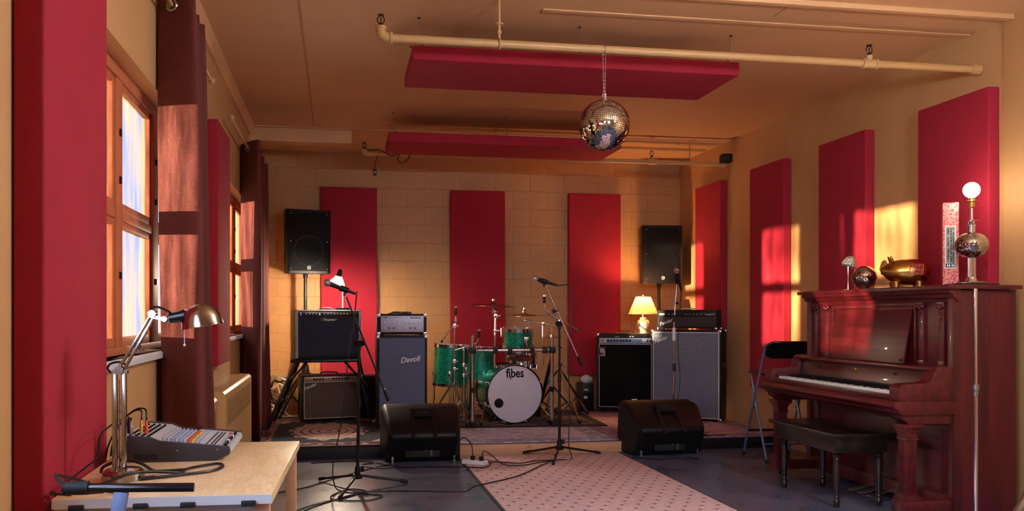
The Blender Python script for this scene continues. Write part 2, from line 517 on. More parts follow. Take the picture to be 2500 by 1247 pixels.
# ------------------------------------------------------------------ sprinkler pipes
def sprinkler(x, y, z, parent):
    h = ob('sprinkler_head', MB().lathe([(0.0001, 0), (0.013, 0), (0.013, 0.012), (0.007, 0.014), (0.007, 0.02), (0.0001, 0.02)], 12).xf(Matrix.Translation((x, y, z))), M['blackmetal'], parent, w=True)
    a = MB()
    for s_ in (-1, 1):
        a.tube(cr([(x+s_*0.008, y, z+0.014), (x+s_*0.019, y, z+0.03), (x+s_*0.017, y, z+0.048), (x+s_*0.003, y, z+0.062)], 4), 0.003, 6)
    ob('frame_arm', a, M['blackmetal'], h, w=True)
    ob('deflector', MB().cyl((x, y, z+0.062), (x, y, z+0.066), 0.018, n=12).cyl((x, y, z+0.02), (x, y, z+0.05), 0.003, n=6), M['blackmetal'], h, w=True)
def tee(x, y, z, parent):
    ob('tee_fitting', MB().cyl((x-0.045, y, z), (x+0.045, y, z), 0.029).cyl((x-0.05, y, z), (x-0.036, y, z), 0.033).cyl((x+0.036, y, z), (x+0.05, y, z), 0.033).cyl((x, y, z), (x, y, z+0.05), 0.02), M['pipe'], parent, w=True)
    sprinkler(x, y, z+0.048, parent)
P1 = thing('sprinkler_pipe', 'tan painted sprinkler pipe that carries the mirror ball chain', 'pipe', (2, 4.8, 2.745), 0, 'sprinkler pipes')
ob('pipe', MB().cyl((0.26, 4.8, 2.745), (3.995, 4.8, 2.745), 0.023, n=18), M['pipe'], P1, w=True)
ob('end_cap', MB().cyl((3.94, 4.8, 2.745), (3.998, 4.8, 2.745), 0.032, n=18), M['pipe'], P1, w=True)
ob('elbow', MB().tube(cr([(0.31, 4.8, 2.745), (0.268, 4.8, 2.75), (0.247, 4.8, 2.77), (0.245, 4.8, 2.80)], 5), 0.029, 12).cyl((0.295, 4.8, 2.745), (0.312, 4.8, 2.745), 0.034).cyl((0.245, 4.8, 2.79), (0.245, 4.8, 2.806), 0.033), M['pipe'], P1, w=True)
sprinkler(0.245, 4.8, 2.806, P1)
tee(3.236, 4.8, 2.745, P1)
ob('hanger_rod', MB().cyl((0.917, 4.8, 2.77), (0.917, 4.8, 3.0), 0.008).cyl((0.917, 4.8, 2.853), (0.917, 4.8, 2.86), 0.024).cyl((0.917, 4.8, 2.80), (0.917, 4.8, 2.822), 0.013, n=6), M['pipe'], P1, w=True)
ob('hanger_strap', MB().tube([(0.917, 4.8+0.027*math.sin(a*PI/8), 2.745-0.027*math.cos(a*PI/8)) for a in range(-8, 9)], 0.006, 6), M['pipe'], P1, w=True)
P2 = thing('sprinkler_pipe', 'tan painted sprinkler pipe crossing above the drum kit', 'pipe', (2, 8.36, 2.76), 0, 'sprinkler pipes')
ob('pipe', MB().cyl((0.27, 8.36, 2.765), (3.98, 8.36, 2.765), 0.022, n=16), M['pipe'], P2, w=True)
ob('elbow', MB().tube(cr([(0.33, 8.36, 2.765), (0.285, 8.36, 2.766), (0.269, 8.36, 2.785), (0.269, 8.36, 2.80)], 4), 0.028, 10), M['pipe'], P2, w=True)
sprinkler(0.269, 8.36, 2.80, P2); tee(3.188, 8.36, 2.765, P2)
ob('end_cap', MB().cyl((3.93, 8.36, 2.765), (3.985, 8.36, 2.765), 0.03, n=16), M['pipe'], P2, w=True)
ob('pipe_clamp', MB().cyl((1.2, 8.36, 2.78), (1.2, 8.36, 3.0), 0.006), M['pipe'], P2, w=True)
ob('pipe_clamp', MB().cyl((3.6, 8.36, 2.78), (3.6, 8.36, 3.0), 0.006), M['pipe'], P2, w=True)
cn = thing('conduit_run', 'thin tan conduit fixed under the ceiling near the block wall', 'conduit', (3, 8.75, 2.98))
ob('tube', MB().cyl((2.2, 8.80, 2.985), (3.98, 8.80, 2.985), 0.012, n=8).cyl((2.2, 8.46, 2.985), (4.0, 8.46, 2.985), 0.012, n=8), M['pipe'], cn, w=True)
for x in (2.3, 2.9, 3.5): [ob('saddle', MB().box(x, x+0.03, yy-0.015, yy+0.015, 2.968, 3.0), M['pipe'], cn, w=True) for yy in (8.46, 8.80)]
s_ = thing('motion_sensor', 'small black sensor box high in the far right corner', 'sensor', (3.985, 8.29, 2.81))
ob('housing', MB().box(-0.075, 0.028, -0.05, 0.05, -0.045, 0.045), M['black'], s_, bev=0.016, seg=3)
ob('lens', MB().box(-0.06, 0.0, -0.053, -0.049, -0.03, 0.03), M['blackgloss'], s_, bev=0.004)
h_ = thing('hanging_switch', 'small black switch box dangling on a wire by the sprinkler pipe', 'switch', (0.368, 8.36, 2.58))
ob('switch_body', MB().box(-0.018, 0.018, -0.012, 0.012, -0.03, 0.03), M['black'], h_, bev=0.005)
ob('button', MB().box(-0.008, 0.008, -0.016, -0.012, -0.012, 0.012), M['steel'], h_, bev=0.001)
ob('wire', MB().tube(cr([(0, 0, 0.03), (0.005, 0, 0.09), (0.03, 0.0, 0.16), (0.036, 0.0, 0.188)], 6), 0.004, 6), M['cable'], h_)
tag(ob('loose_wire', MB().tube(cr([(0.29, 8.33, 2.79), (0.42, 8.33, 2.792), (0.52, 8.325, 2.74), (0.60, 8.325, 2.76), (0.585, 8.32, 2.70), (0.63, 8.32, 2.672), (0.685, 8.325, 2.71), (0.70, 8.33, 2.76), (0.64, 8.33, 2.788)], 6), 0.005, 6), M['cable']), 'black wire looped loosely around the end of the rear sprinkler pipe', 'wire')
tag(ob('ceiling_wire', MB().tube(cr([(2.35, 9.585, 2.93), (2.55, 9.585, 2.86), (2.9, 9.585, 2.84), (3.4, 9.585, 2.78), (3.98, 9.585, 2.70)], 5), 0.006, 6), M['pipe']), 'thin tan wire sagging along the top of the block wall', 'wire')

# ------------------------------------------------------------------ mirror ball
M['mirror'] = mat('mirror_glass', (238, 238, 242), 0.04, 1)
def mirror_tiles(r, ts, M4=None):
    mb = MB()
    nb = max(6, int(PI*r/ts))
    for i in range(nb):
        p0, p1 = PI*i/nb, PI*(i+1)/nb
        pm = (p0+p1)/2
        n = max(3, int(2*PI*r*math.sin(pm)/ts))
        gp = 0.085
        a0, a1 = p0+(p1-p0)*gp, p1-(p1-p0)*gp
        for k in range(n):
            t0, t1 = 2*PI*(k+gp)/n, 2*PI*(k+1-gp)/n
            jx, jy = random.gauss(0, 0.022), random.gauss(0, 0.022)
            c_ = Vector((r*math.sin(pm)*math.cos((t0+t1)/2), r*math.sin(pm)*math.sin((t0+t1)/2), r*math.cos(pm)))
            nrm = c_.normalized()
            u_ = Vector((-math.sin((t0+t1)/2), math.cos((t0+t1)/2), 0)); v_ = nrm.cross(u_)
            hu = r*math.sin(pm)*(t1-t0)/2; hv = r*(a1-a0)/2
            q = [c_+u_*(a*hu)+v_*(b*hv)+nrm*(a*hu*jx+b*hv*jy) for a, b in ((-1,-1),(1,-1),(1,1),(-1,1))]
            mb.add(q, [(0, 1, 2, 3)])
    if M4 is not None: mb.xf(M4)
    return mb
db = thing('mirror_ball', 'large mirror ball hanging on a chain from the sprinkler pipe', 'mirror ball', (1.54, 4.8, 2.303))
ob('core', MB().sph((0, 0, 0), 0.146, 32, 20), M['blackmetal'], db)
tl_ = ob('mirror_tiles', mirror_tiles(0.148, 0.0115, Matrix.Rotation(0.12, 4, 'Y')), M['mirror'], db, sm=0, fix=False); tl_['kind'] = 'stuff'
ob('top_cap', MB().lathe([(0.0001, 0.162), (0.008, 0.162), (0.012, 0.152), (0.03, 0.147), (0.03, 0.14)], 16), M['chrome'], db)
ch = MB()
for s_ in (-1, 1):
    z = 0.165; i = 0
    while z < 0.44:
        x = s_*(0.003+0.006*(z-0.165)/0.28)
        if i % 2: ch.tube([(x+0.003*math.cos(a*PI/4), 0, z+0.007*math.sin(a*PI/4)) for a in range(9)], 0.0012, 4)
        else: ch.tube([(x, 0.003*math.cos(a*PI/4), z+0.007*math.sin(a*PI/4)) for a in range(9)], 0.0012, 4)
        z += 0.0105; i += 1
ch.tube([(0.012*math.cos(a*PI/8), 0, 0.174+0.012*math.sin(a*PI/8)) for a in range(17)], 0.0016, 6)
ch.tube([(0, 0.026*math.sin(a*PI/10), 0.442+0.026*math.cos(a*PI/10)) for a in range(21)], 0.0025, 6)
ob('chain', ch, M['chrome'], db)

# ------------------------------------------------------------------ curtains
def curtain(ky, zb, label, flare, xo, ys=1.0):
    t = thing('curtain', label, 'curtain', (-0.74, 4.3+ky, zb), 0, 'dark maroon curtains')
    zt = 2.665
    base = [(-0.815, 4.14), (-0.66, 4.045), (-0.645, 4.07), (-0.80, 4.15), (-0.66, 4.22), (-0.80, 4.29), (-0.66, 4.36), (-0.80, 4.43), (-0.655, 4.50), (-0.79, 4.55)]
    path = cr([(x, y, 0) for x, y in base], 10)
    nv = 26
    def fn(u_, v_):
        p = path[min(len(path)-1, int(round(u_*(len(path)-1))))]
        k = 1-v_
        wob = 0.012*math.sin(v_*5+u_*23)*k
        x = -0.815 + (p.x+0.815)*(1+flare*k**0.7) + wob + xo*k
        y = 4.3 + (p.y-4.3)*(1+0.5*flare*k) + 0.012*math.sin(v_*4+u_*31)*k
        return (max(x, -0.812), 4.06+(y-4.06)*ys+ky, zb+(zt-zb)*v_)
    mb = MB().grid(fn, len(path)-1, nv)
    o = ob('drape', mb, M['curtain'], t, sm=180, w=True, fix=False)
    md = o.modifiers.new('thick', 'SOLIDIFY'); md.thickness = 0.004
    for i, (x, y, rz) in enumerate([(-0.74, 4.088, -0.55), (-0.73, 4.112, 0.45), (-0.73, 4.185, -0.5), (-0.73, 4.255, 0.5), (-0.73, 4.325, -0.5), (-0.73, 4.395, 0.5)]):
        Mx = Matrix.Translation((x, 4.06+(y-4.06)*ys+ky, 2.612)) @ Matrix.Rotation(rz, 4, 'Z') @ Matrix.Rotation(PI/2, 4, 'X')
        prof = [(0.026+0.007*math.cos(a*PI/4), 0.007*math.sin(a*PI/4)) for a in range(9)]
        ob('grommet', MB().lathe(prof, 20, Mx), M['nickel'], t, w=True)
curtain(0, 0.035, 'dark maroon curtain hanging beside the window nearest the desk lamp', 0.22, 0.02)
curtain(3.36, 0.13, 'dark maroon curtain hanging at the stage end of the window wall', 0.12, 0.0, 2.6)
def rod(y0, y1, label):
    t = thing('curtain_rod', label, 'rod', (-0.74, y0, 2.612), 0, 'curtain rods')
    ob('pole', MB().cyl((-0.74, y0, 2.612), (-0.74, y1, 2.612), 0.010, n=10), M['pipe'], t, w=True)
    for y, s_ in ((y0, -1), (y1, 1)):
        ob('finial', MB().sph((-0.74, y+s_*0.012, 2.612), 0.022, 14, 10), M['pipe'], t, w=True)
        ob('bracket', MB().box(-0.82, -0.812, y-s_*0.06-0.012, y-s_*0.06+0.012, 2.56, 2.66).box(-0.815, -0.735, y-s_*0.06-0.005, y-s_*0.06+0.005, 2.595, 2.605), M['pipe'], t, w=True)
rod(2.9, 5.35, 'tan curtain rod over the window nearest the table')
rod(6.36, 8.95, 'tan curtain rod over the window beside the stage')

# ------------------------------------------------------------------ convector heaters under the windows
def heater(y0, y1, label):
    t = thing('convector_heater', label, 'heater', (-0.75, (y0+y1)/2, 0), 0, 'convector heaters')
    x0, x1 = XL+0.001, -0.68
    ob('cabinet', MB().prism([(x0, 0.0), (x1, 0.0), (x1, 0.70), (x1-0.02, 0.72), (x0, 0.735)], 'y', y0, y1), M['heater'], t, bev=0.006, w=True)
    ob('grille_recess', MB().box(x1-0.002, x1+0.0012, y0+0.12, y1-0.08, 0.49, 0.66), M['dark'], t, w=True)
    sl = MB(); y = y0+0.12
    while y < y1-0.08:
        sl.box(x1+0.0012, x1+0.0025, y, y+0.004, 0.49, 0.66); y += 0.022
    for i in range(12): sl.box(x1+0.0012, x1+0.0025, y0+0.12, y1-0.08, 0.49+i*0.0153, 0.495+i*0.0153)
    o = ob('grille', sl, M['heater'], t, w=True, fix=False, sm=0); o['kind'] = 'stuff'
    ob('kick_plate', MB().box(x1, x1+0.004, y0+0.02, y1-0.02, 0.02, 0.12), M['heater'], t, w=True)
heater(4.66, 5.18, 'short tan convector heater directly behind the first curtain')
heater(5.52, 7.18, 'long tan convector heater below the red panel on the window wall')
tag(ob('heater_pipe', MB().tube([(-0.74, 5.16, 0.06), (-0.74, 5.53, 0.06)], 0.014, 8), M['pipe']), 'tan pipe joining the two convector heaters near the floor', 'pipe')
# ------------------------------------------------------------------ amplifiers and loudspeakers
def weave(name, c0, c1, sx, sz, rough=0.8, mode='both', circ=None):
    """grille cloth: fine woven lines in the cloth's own x/z"""
    t = NT(name)
    x, y, z = t.xyz()
    a = (x*(2*PI/sx)).sin()*0.5+0.5 if sx else None
    b = (z*(2*PI/sz)).sin()*0.5+0.5 if sz else None
    k = a*b if (a and b) else (a or b)
    nz = t.noise(40, 3)
    k = t.step(k*0.75+nz*0.4, 0.15, 0.95)
    col = t.mix(k, lin(c0), lin(c1))
    t.set(col=col, rough=rough, spec=0.2)
    t.bump(k, 0.35, 0.002)
    return t.m
M['cloth_navy'] = weave('grille_navy', (44, 46, 62), (62, 66, 86), 0.006, 0.006)
M['cloth_rib'] = weave('grille_ribbed', (74, 82, 112), (122, 130, 160), 0, 0.0165)
M['cloth_brown'] = weave('grille_brown', (92, 74, 68), (124, 102, 92), 0.006, 0.006)
M['cloth_silver'] = weave('grille_silver', (92, 96, 112), (150, 154, 172), 0.009, 0.012)
M['cloth_black'] = weave('grille_black', (5, 5, 7), (10, 10, 12), 0.006, 0.006)
M['cloth_dim'] = weave('grille_charcoal', (52, 44, 48), (86, 74, 76), 0.006, 0.008)
M['perf'] = weave('grille_perforated', (7, 7, 9), (15, 15, 18), 0.008, 0.008, 0.65)

knob_cache = {}
def knob_mesh(r, h, m, style=0):
    key = (r, h, m.name, style)
    if key not in knob_cache:
        mb = MB().lathe([(0.0001, 0), (r, 0), (r*0.92, h*0.55), (r*0.62, h*0.62), (r*0.58, h), (0.0001, h)], 14, Matrix.Rotation(PI/2, 4, 'X'))
        if style: mb.box(-r*0.12, r*0.12, -h-0.0008, -h*0.5, 0, r*0.6)
        knob_cache[key] = mesh('knob', mb, m)
    return knob_cache[key]
def knob_row(parent, xs, y, z, r, h, m, name='knob'):
    for x in xs: ob(name, knob_mesh(r, h, m, 1), None, parent, loc=(x, y, z))
def corners(parent, w_, d_, h_, m, s_=0.03, top=True, bot=True):
    for x in (-1, 1):
        for z, on in ((0, bot), (h_, top)):
            if not on: continue
            z0, z1 = (z-0.002, z+s_) if z == 0 else (z-s_, z+0.002)
            for yy in (-d_/2, d_/2):
                y0, y1 = (yy-0.002, yy+s_) if yy < 0 else (yy-s_, yy+0.002)
                x0, x1 = (-w_/2-0.002, -w_/2+s_) if x < 0 else (w_/2-s_, w_/2+0.002)
                ob('corner_cap', MB().box(x0, x1, y0, y1, z0, z1), m, parent, bev=0.006)
def feet(parent, w_, d_, r=0.016, h=0.02, m=None):
    for x in (-w_/2+0.05, w_/2-0.05):
        for y in (-d_/2+0.05, d_/2-0.05):
            ob('foot', MB().cyl((x, y, 0), (x, y, h+0.002), r, r*0.9, 12), m or M['rubber'], parent)
def handle(parent, z, w_=0.16, y=0.0, m=None, hh=0.022):
    mb = MB().tube(cr([(-w_/2, y, z), (-w_/2+0.012, y, z+hh*0.8), (0, y, z+hh), (w_/2-0.012, y, z+hh*0.8), (w_/2, y, z)], 5), 0.006, 8)
    mb.box(-w_/2-0.02, -w_/2+0.012, y-0.012, y+0.012, z, z+0.006).box(w_/2-0.012, w_/2+0.02, y-0.012, y+0.012, z, z+0.006)
    ob('carry_handle', mb, m or M['rubber'], parent)
def piping(parent, x0, x1, z0, z1, y, r, m, name='piping'):
    ob(name, MB().box(x0, x1, y-r, y+r, z0-r, z0+r).box(x0, x1, y-r, y+r, z1-r, z1+r).box(x0-r, x0+r, y-r, y+r, z0-r, z1+r).box(x1-r, x1+r, y-r, y+r, z0-r, z1+r), m, parent, bev=r*0.4, seg=1)

# dark combo amp with white edge strips, up on the folding stand
w_, d_, h_ = 0.655, 0.25, 0.485
am = thing('combo_amp', 'black combo amp with blue-grey grille and white edge strips raised on a folding stand', 'amplifier', (-0.10, 8.66, 0.762), 13, 'guitar combo amps')
ob('cabinet', MB().box(-w_/2, w_/2, -d_/2, d_/2, 0, h_), M['tolex'], am, bev=0.012)
ob('grille_cloth', MB().box(-w_/2+0.028, w_/2-0.028, -d_/2-0.005, -d_/2+0.01, 0.035, h_-0.065), M['cloth_navy'], am, bev=0.003)
cp = ob('control_panel', MB().box(-w_/2+0.028, w_/2-0.028, -d_/2-0.004, -d_/2+0.01, h_-0.062, h_-0.016), M['blackgloss'], am, bev=0.002)
for x in (-w_/2+0.008, -w_/2+0.022, w_/2-0.008, w_/2-0.022):
    ob('edge_strip', MB().box(x-0.0035, x+0.0035, -d_/2-0.004, -d_/2+0.004, 0.015, h_-0.008), M['white'], am, bev=0.001)
ob('edge_strip', MB().box(-w_/2+0.02, w_/2-0.02, -d_/2-0.003, -d_/2+0.004, h_-0.010, h_-0.003), M['white'], am, bev=0.001)
xs = [-0.225, -0.193, -0.161, -0.129] + [-0.045+i*0.032 for i in range(8)]
for x in xs:
    ob('knob', knob_mesh(0.0095, 0.016, M['blackmetal'], 0), None, am, loc=(x, -d_/2-0.004, h_-0.039))
    ob('knob_cap', MB().cyl((x, -d_/2-0.0205, h_-0.038), (x, -d_/2-0.0215, h_-0.038), 0.0068, n=10), M['led'], am)
ob('rocker_plate', MB().lathe([(0.0001, 0), (0.014, 0), (0.012, 0.003), (0.0001, 0.003)], 16, Matrix.Translation((-0.092, -d_/2-0.004, h_-0.039)) @ Matrix.Rotation(PI/2, 4, 'X') @ Matrix.Diagonal((0.7, 1.15, 1, 1))), M['steel'], am)
for z in (h_-0.03, h_-0.047): ob('jack', MB().cyl((-0.275, -d_/2-0.007, z), (-0.275, -d_/2, z), 0.006, n=10), M['steel'], am)
nb_ = ob('name_badge', MB().prism([(-0.095, h_-0.108), (0.085, h_-0.108), (0.095, h_-0.084), (-0.085, h_-0.084)], 'y', -d_/2-0.009, -d_/2-0.004), M['blackgloss'], am)
text('Traynor', 0.030, M['led'], nb_, (0, -d_/2-0.0095, h_-0.096), shear=0.35, sx=1.25, off=0.0006)
feet(am, w_, d_, h=0.0)
handle(am, h_-0.002, 0.13)
# folding stand below it
sd = thing('amp_stand', 'black folding tube stand under the raised combo amp', 'amp stand', (-0.1, 8.7, 0.1))
def leg_pair(side):
    s_ = side
    for (xt, yt, xb, yb) in ((0.30, 8.54, 0.545, 8.42), (0.27, 8.84, 0.52, 8.93)) if s_ < 0 else ((0.31, 8.58, 0.44, 8.60), (0.33, 8.86, 0.47, 8.96)):
        cx_ = -0.10
        ob('leg', MB().bar((cx_+s_*xt, yt+0.02*s_, 0.735), (cx_+s_*xb, yb, 0.122), 0.026, 0.026), M['blackmetal'], sd, bev=0.004, w=True)
        ob('rubber_foot', MB().bar((cx_+s_*(xb-0.008), yb, 0.135), (cx_+s_*(xb+0.006), yb, 0.1125), 0.034, 0.034), M['rubber'], sd, bev=0.004, w=True)
    for k in (0.25, 0.62):
        xa = -0.10+s_*(0.30+(0.245 if s_ < 0 else 0.13)*k); xb2 = -0.10+s_*((0.27+0.25*k) if s_ < 0 else (0.33+0.14*k)); za = 0.735-0.62*k
        ob('crossbar', MB().cyl((xa, 8.54-0.1*k, za), (xb2, 8.84+0.09*k, za), 0.009), M['blackmetal'], sd, w=True)
    ob('brace', MB().bar((-0.10+s_*0.18, 8.66, 0.735), (-0.10+s_*0.40, 8.52, 0.50), 0.018, 0.018), M['blackmetal'], sd, w=True)
leg_pair(-1); leg_pair(1)
for y0, y1 in ((8.52, 8.59), (8.80, 8.87)):
    ob('top_rail', MB().bar((-0.44, y0, 0.745), (0.24, y1, 0.745), 0.03, 0.028), M['blackmetal'], sd, bev=0.004, w=True)

# brown-grilled combo on the stage
w_, d_, h_ = 0.60, 0.23, 0.475
am = thing('combo_amp', 'black combo amp with brown grille and slanted script badge standing on the patterned rug', 'amplifier', (-0.075, 9.0-0.02, 0.114), 12, 'guitar combo amps')
ob('cabinet', MB().box(-w_/2, w_/2, -d_/2, d_/2, 0.015, h_), M['tolex'], am, bev=0.012)
ob('grille_cloth', MB().box(-w_/2+0.028, w_/2-0.028, -d_/2-0.004, -d_/2+0.01, 0.04, h_-0.075), M['cloth_brown'], am, bev=0.003)
piping(am, -w_/2+0.026, w_/2-0.026, 0.036, h_-0.071, -d_/2-0.004, 0.0035, M['cream'])
cp = ob('control_panel', MB().box(-w_/2+0.024, w_/2-0.024, -d_/2-0.006, -d_/2+0.01, h_-0.064, h_-0.02), mat('bronze_panel', (168, 132, 120), 0.35, 0.5), am, bev=0.002)
knob_row(am, [-0.175+i*0.030 for i in range(4)]+[0.02+i*0.030 for i in range(6)], -d_/2-0.006, h_-0.042, 0.0115, 0.014, M['blackgloss'])
for x in (-0.255, -0.235, -0.21, -0.03, -0.012, 0.225, 0.25): ob('jack', MB().cyl((x, -d_/2-0.009, h_-0.042), (x, -d_/2, h_-0.042), 0.005, n=8), M['blackgloss'], am)
text('Fender', 0.048, M['led'], am, (-0.215, -d_/2-0.006, h_-0.115), rot=(R(90), R(-22), 0), shear=0.3, name='script_badge', off=0.0008)
feet(am, w_, d_, h=0.015)
for x in (-w_/2, w_/2): ob('tilt_leg', MB().bar((x*1.01, -0.02, 0.30), (x*1.01, 0.09, 0.02), 0.02, 0.004), M['chrome'], am)
handle(am, h_-0.002, 0.18, m=M['blackgloss'])

# ribbed blue-grey cabinet with silver head
w_, d_, h_ = 0.485, 0.29, 0.885
am = thing('speaker_cabinet', 'tall black cabinet with ribbed blue-grey grille and white script badge', 'cabinet', (0.622, 8.36, 0.114), 0, 'speaker cabinets')
ob('cabinet', MB().box(-w_/2, w_/2, -d_/2, d_/2, 0.02, h_), M['tolex'], am, bev=0.008)
ob('grille_cloth', MB().box(-w_/2+0.026, w_/2-0.026, -d_/2-0.005, -d_/2+0.01, 0.045, h_-0.022), M['cloth_rib'], am, bev=0.002)
for x in (-0.105, 0.105):
    for z in (0.19, 0.45, 0.71):
        mb = MB()
        mb.lathe([(0.088, 0), (0.094, 0.0012), (0.10, 0)], 32, Matrix.Translation((x, -d_/2-0.0048, z)) @ Matrix.Rotation(PI/2, 4, 'X'))
        ob('speaker_ring', mb, M['cloth_rib'], am)
text('Davoli', 0.072, M['led'], am, (0.075, -d_/2-0.007, 0.655), rot=(R(90), R(-6), 0), shear=0.3, ext=0.002, name='script_badge', off=0.0016)
corners(am, w_, d_, h_, M['chrome'], 0.028, True, False)
feet(am, w_, d_, h=0.02)
w_, d_, h_ = 0.475, 0.25, 0.205
am = thing('valve_amplifier', 'black amp head with pale silver control panel on the ribbed cabinet', 'amplifier', (0.622, 8.35, 1.0035), 0, 'amplifier tops')
ob('cabinet', MB().box(-w_/2, w_/2, -d_/2, d_/2, 0.006, h_), M['tolex'], am, bev=0.008)
cp = ob('control_panel', MB().box(-w_/2+0.035, w_/2-0.03, -d_/2-0.004, -d_/2+0.008, 0.03, h_-0.02), mat('pale_silver', (176, 176, 196), 0.4, 0.4), am, bev=0.002)
for x in [-0.165+i*0.043 for i in range(4)]+[0.035+i*0.043 for i in range(4)]:
    ob('knob', knob_mesh(0.013, 0.014, M['silver'], 1), None, am, loc=(x, -d_/2-0.004, 0.118))
for x in (-0.165, -0.035, 0.035, 0.165): ob('knob', knob_mesh(0.013, 0.014, M['silver'], 1), None, am, loc=(x, -d_/2-0.004, 0.068))
for x in (-0.122, -0.079, 0.079, 0.122): ob('jack', MB().cyl((x, -d_/2-0.007, 0.068), (x, -d_/2, 0.068), 0.007, n=10), M['blackgloss'], am)
ob('panel_line', MB().box(-0.19, -0.06, -d_/2-0.0052, -d_/2-0.004, 0.166, 0.168).box(0.02, 0.06, -d_/2-0.0052, -d_/2-0.004, 0.166, 0.168), M['blackgloss'], am)
text('DAVOLI', 0.014, M['blackgloss'], cp, (-0.03, -d_/2-0.0045, 0.166), name='print', sp=1.6, ext=0.0005)
text('SHOW-II', 0.026, M['blackgloss'], cp, (0.125, -d_/2-0.0045, 0.166), shear=0.2, name='print', ext=0.0005, off=0.0008)
text('d', 0.024, M['blackgloss'], cp, (-0.155, -d_/2-0.0045, 0.168), name='print', ext=0.0005, off=0.001)
corners(am, w_, d_, h_, M['chrome'], 0.032)
feet(am, w_, d_, h=0.008)
cbl = cr([(-0.12, 8.34, 1.215), (-0.05, 8.30, 1.225), (0.06, 8.33, 1.23), (0.1, 8.36, 1.218), (0.0, 8.39, 1.216), (-0.09, 8.37, 1.228), (-0.03, 8.31, 1.232), (0.09, 8.30, 1.214)], 7)
tag(ob('coiled_cable', MB().tube([(p.x+0.62, p.y, p.z-0.004) for p in cbl], 0.005, 6), M['cable']), 'grey cable coiled on top of the silver-panelled amp head', 'cable')

# black bass combo with silver control strip
w_, d_, h_ = 0.63, 0.30, 0.88
am = thing('bass_combo', 'tall black bass combo with silver control strip and square swirl emblem', 'amplifier', (3.204, 9.19, 0.112), -24, 'bass amps')
ob('cabinet', MB().box(-w_/2, w_/2, -d_/2, d_/2, 0.045, h_), M['tolex'], am, bev=0.014)
ob('grille_cloth', MB().box(-w_/2+0.034, w_/2-0.034, -d_/2-0.004, -d_/2+0.01, 0.075, h_-0.125), M['cloth_black'], am, bev=0.003)
piping(am, -w_/2+0.03, w_/2-0.03, 0.07, h_-0.118, -d_/2-0.004, 0.0035, M['silver'])
cp = ob('control_panel', MB().box(-w_/2+0.03, w_/2-0.03, -d_/2-0.006, -d_/2+0.01, h_-0.108, h_-0.05), M['silver'], am, bev=0.002)
ob('panel_inset', MB().box(-w_/2+0.115, w_/2-0.13, -d_/2-0.0075, -d_/2-0.005, h_-0.102, h_-0.058), mat('blue_panel', (120, 130, 165), 0.35, 0.4), am)
knob_row(am, [-0.185+i*0.034 for i in range(8)], -d_/2-0.0075, h_-0.08, 0.0135, 0.018, M['blackgloss'])
for x in (-0.275, -0.245):
    for z in (h_-0.068, h_-0.09): ob('jack', MB().cyl((x, -d_/2-0.009, z), (x, -d_/2, z), 0.006, n=10), M['blackgloss'], am)
for x in (0.245, 0.275): ob('rocker_switch', MB().box(x-0.009, x+0.009, -d_/2-0.012, -d_/2-0.004, h_-0.094, h_-0.064), M['blackgloss'], am, bev=0.002)
for x in (-0.1, -0.075, 0.055, 0.085): ob('marking', MB().box(x-0.009, x+0.009, -d_/2-0.0025, -d_/2, h_-0.037, h_-0.03), M['led'], am)
em = ob('emblem', MB().box(-0.292, -0.218, -d_/2-0.008, -d_/2-0.003, h_-0.25, h_-0.155), M['blackgloss'], am)
ec, ez = -0.255, h_-0.197
mb = MB()
def arc(mb, cx_, cz_, r0, r1, a0, a1, y, n=22):
    for i in range(n):
        b0, b1 = a0+(a1-a0)*i/n, a0+(a1-a0)*(i+1)/n
        mb.add([(cx_+r*math.cos(b), y, cz_+r*math.sin(b)) for r, b in ((r0, b0), (r1, b0), (r1, b1), (r0, b1))], [(0, 1, 2, 3)])
ye = -d_/2-0.0085
arc(mb, ec, ez, 0.0001, 0.0065, 0, 2*PI, ye); arc(mb, ec, ez, 0.012, 0.0185, 0, 2*PI, ye); arc(mb, ec-0.002, ez, 0.0235, 0.031, -0.1, PI*0.78, ye)
mb.box(ec+0.0215, ec+0.029, ye, ye+0.001, ez-0.03, ez).box(ec+0.012, ec+0.035, ye, ye+0.001, ez-0.031, ez-0.024)
for a, b in (((-0.292, -0.29), (0, 1)), ((-0.22, -0.218), (0, 1))): mb.box(a[0], a[1], ye, ye+0.001, h_-0.25, h_-0.155)
mb.box(-0.292, -0.218, ye, ye+0.001, h_-0.157, h_-0.155).box(-0.292, -0.218, ye, ye+0.001, h_-0.238, h_-0.236).box(-0.292, -0.218, ye, ye+0.001, h_-0.25, h_-0.248)
ob('swirl_mark', mb, M['led'], em)
text('Ampeg', 0.011, M['led'], em, (ec, ye-0.0003, h_-0.2435), name='print', ext=0.0003, sp=1.25)
corners(am, w_, d_, h_, M['chrome'], 0.03, True, False)
for x in (-w_/2+0.06, w_/2-0.06):
    for y in (-d_/2+0.06, d_/2-0.06):
        ob('caster', MB().cyl((x-0.012, y, 0.022), (x+0.012, y, 0.022), 0.022).box(x-0.018, x+0.018, y-0.016, y+0.016, 0.03, 0.048), M['rubber'], am)
handle(am, h_-0.002, 0.2, 0.05, m=M['brass'], hh=0.03)

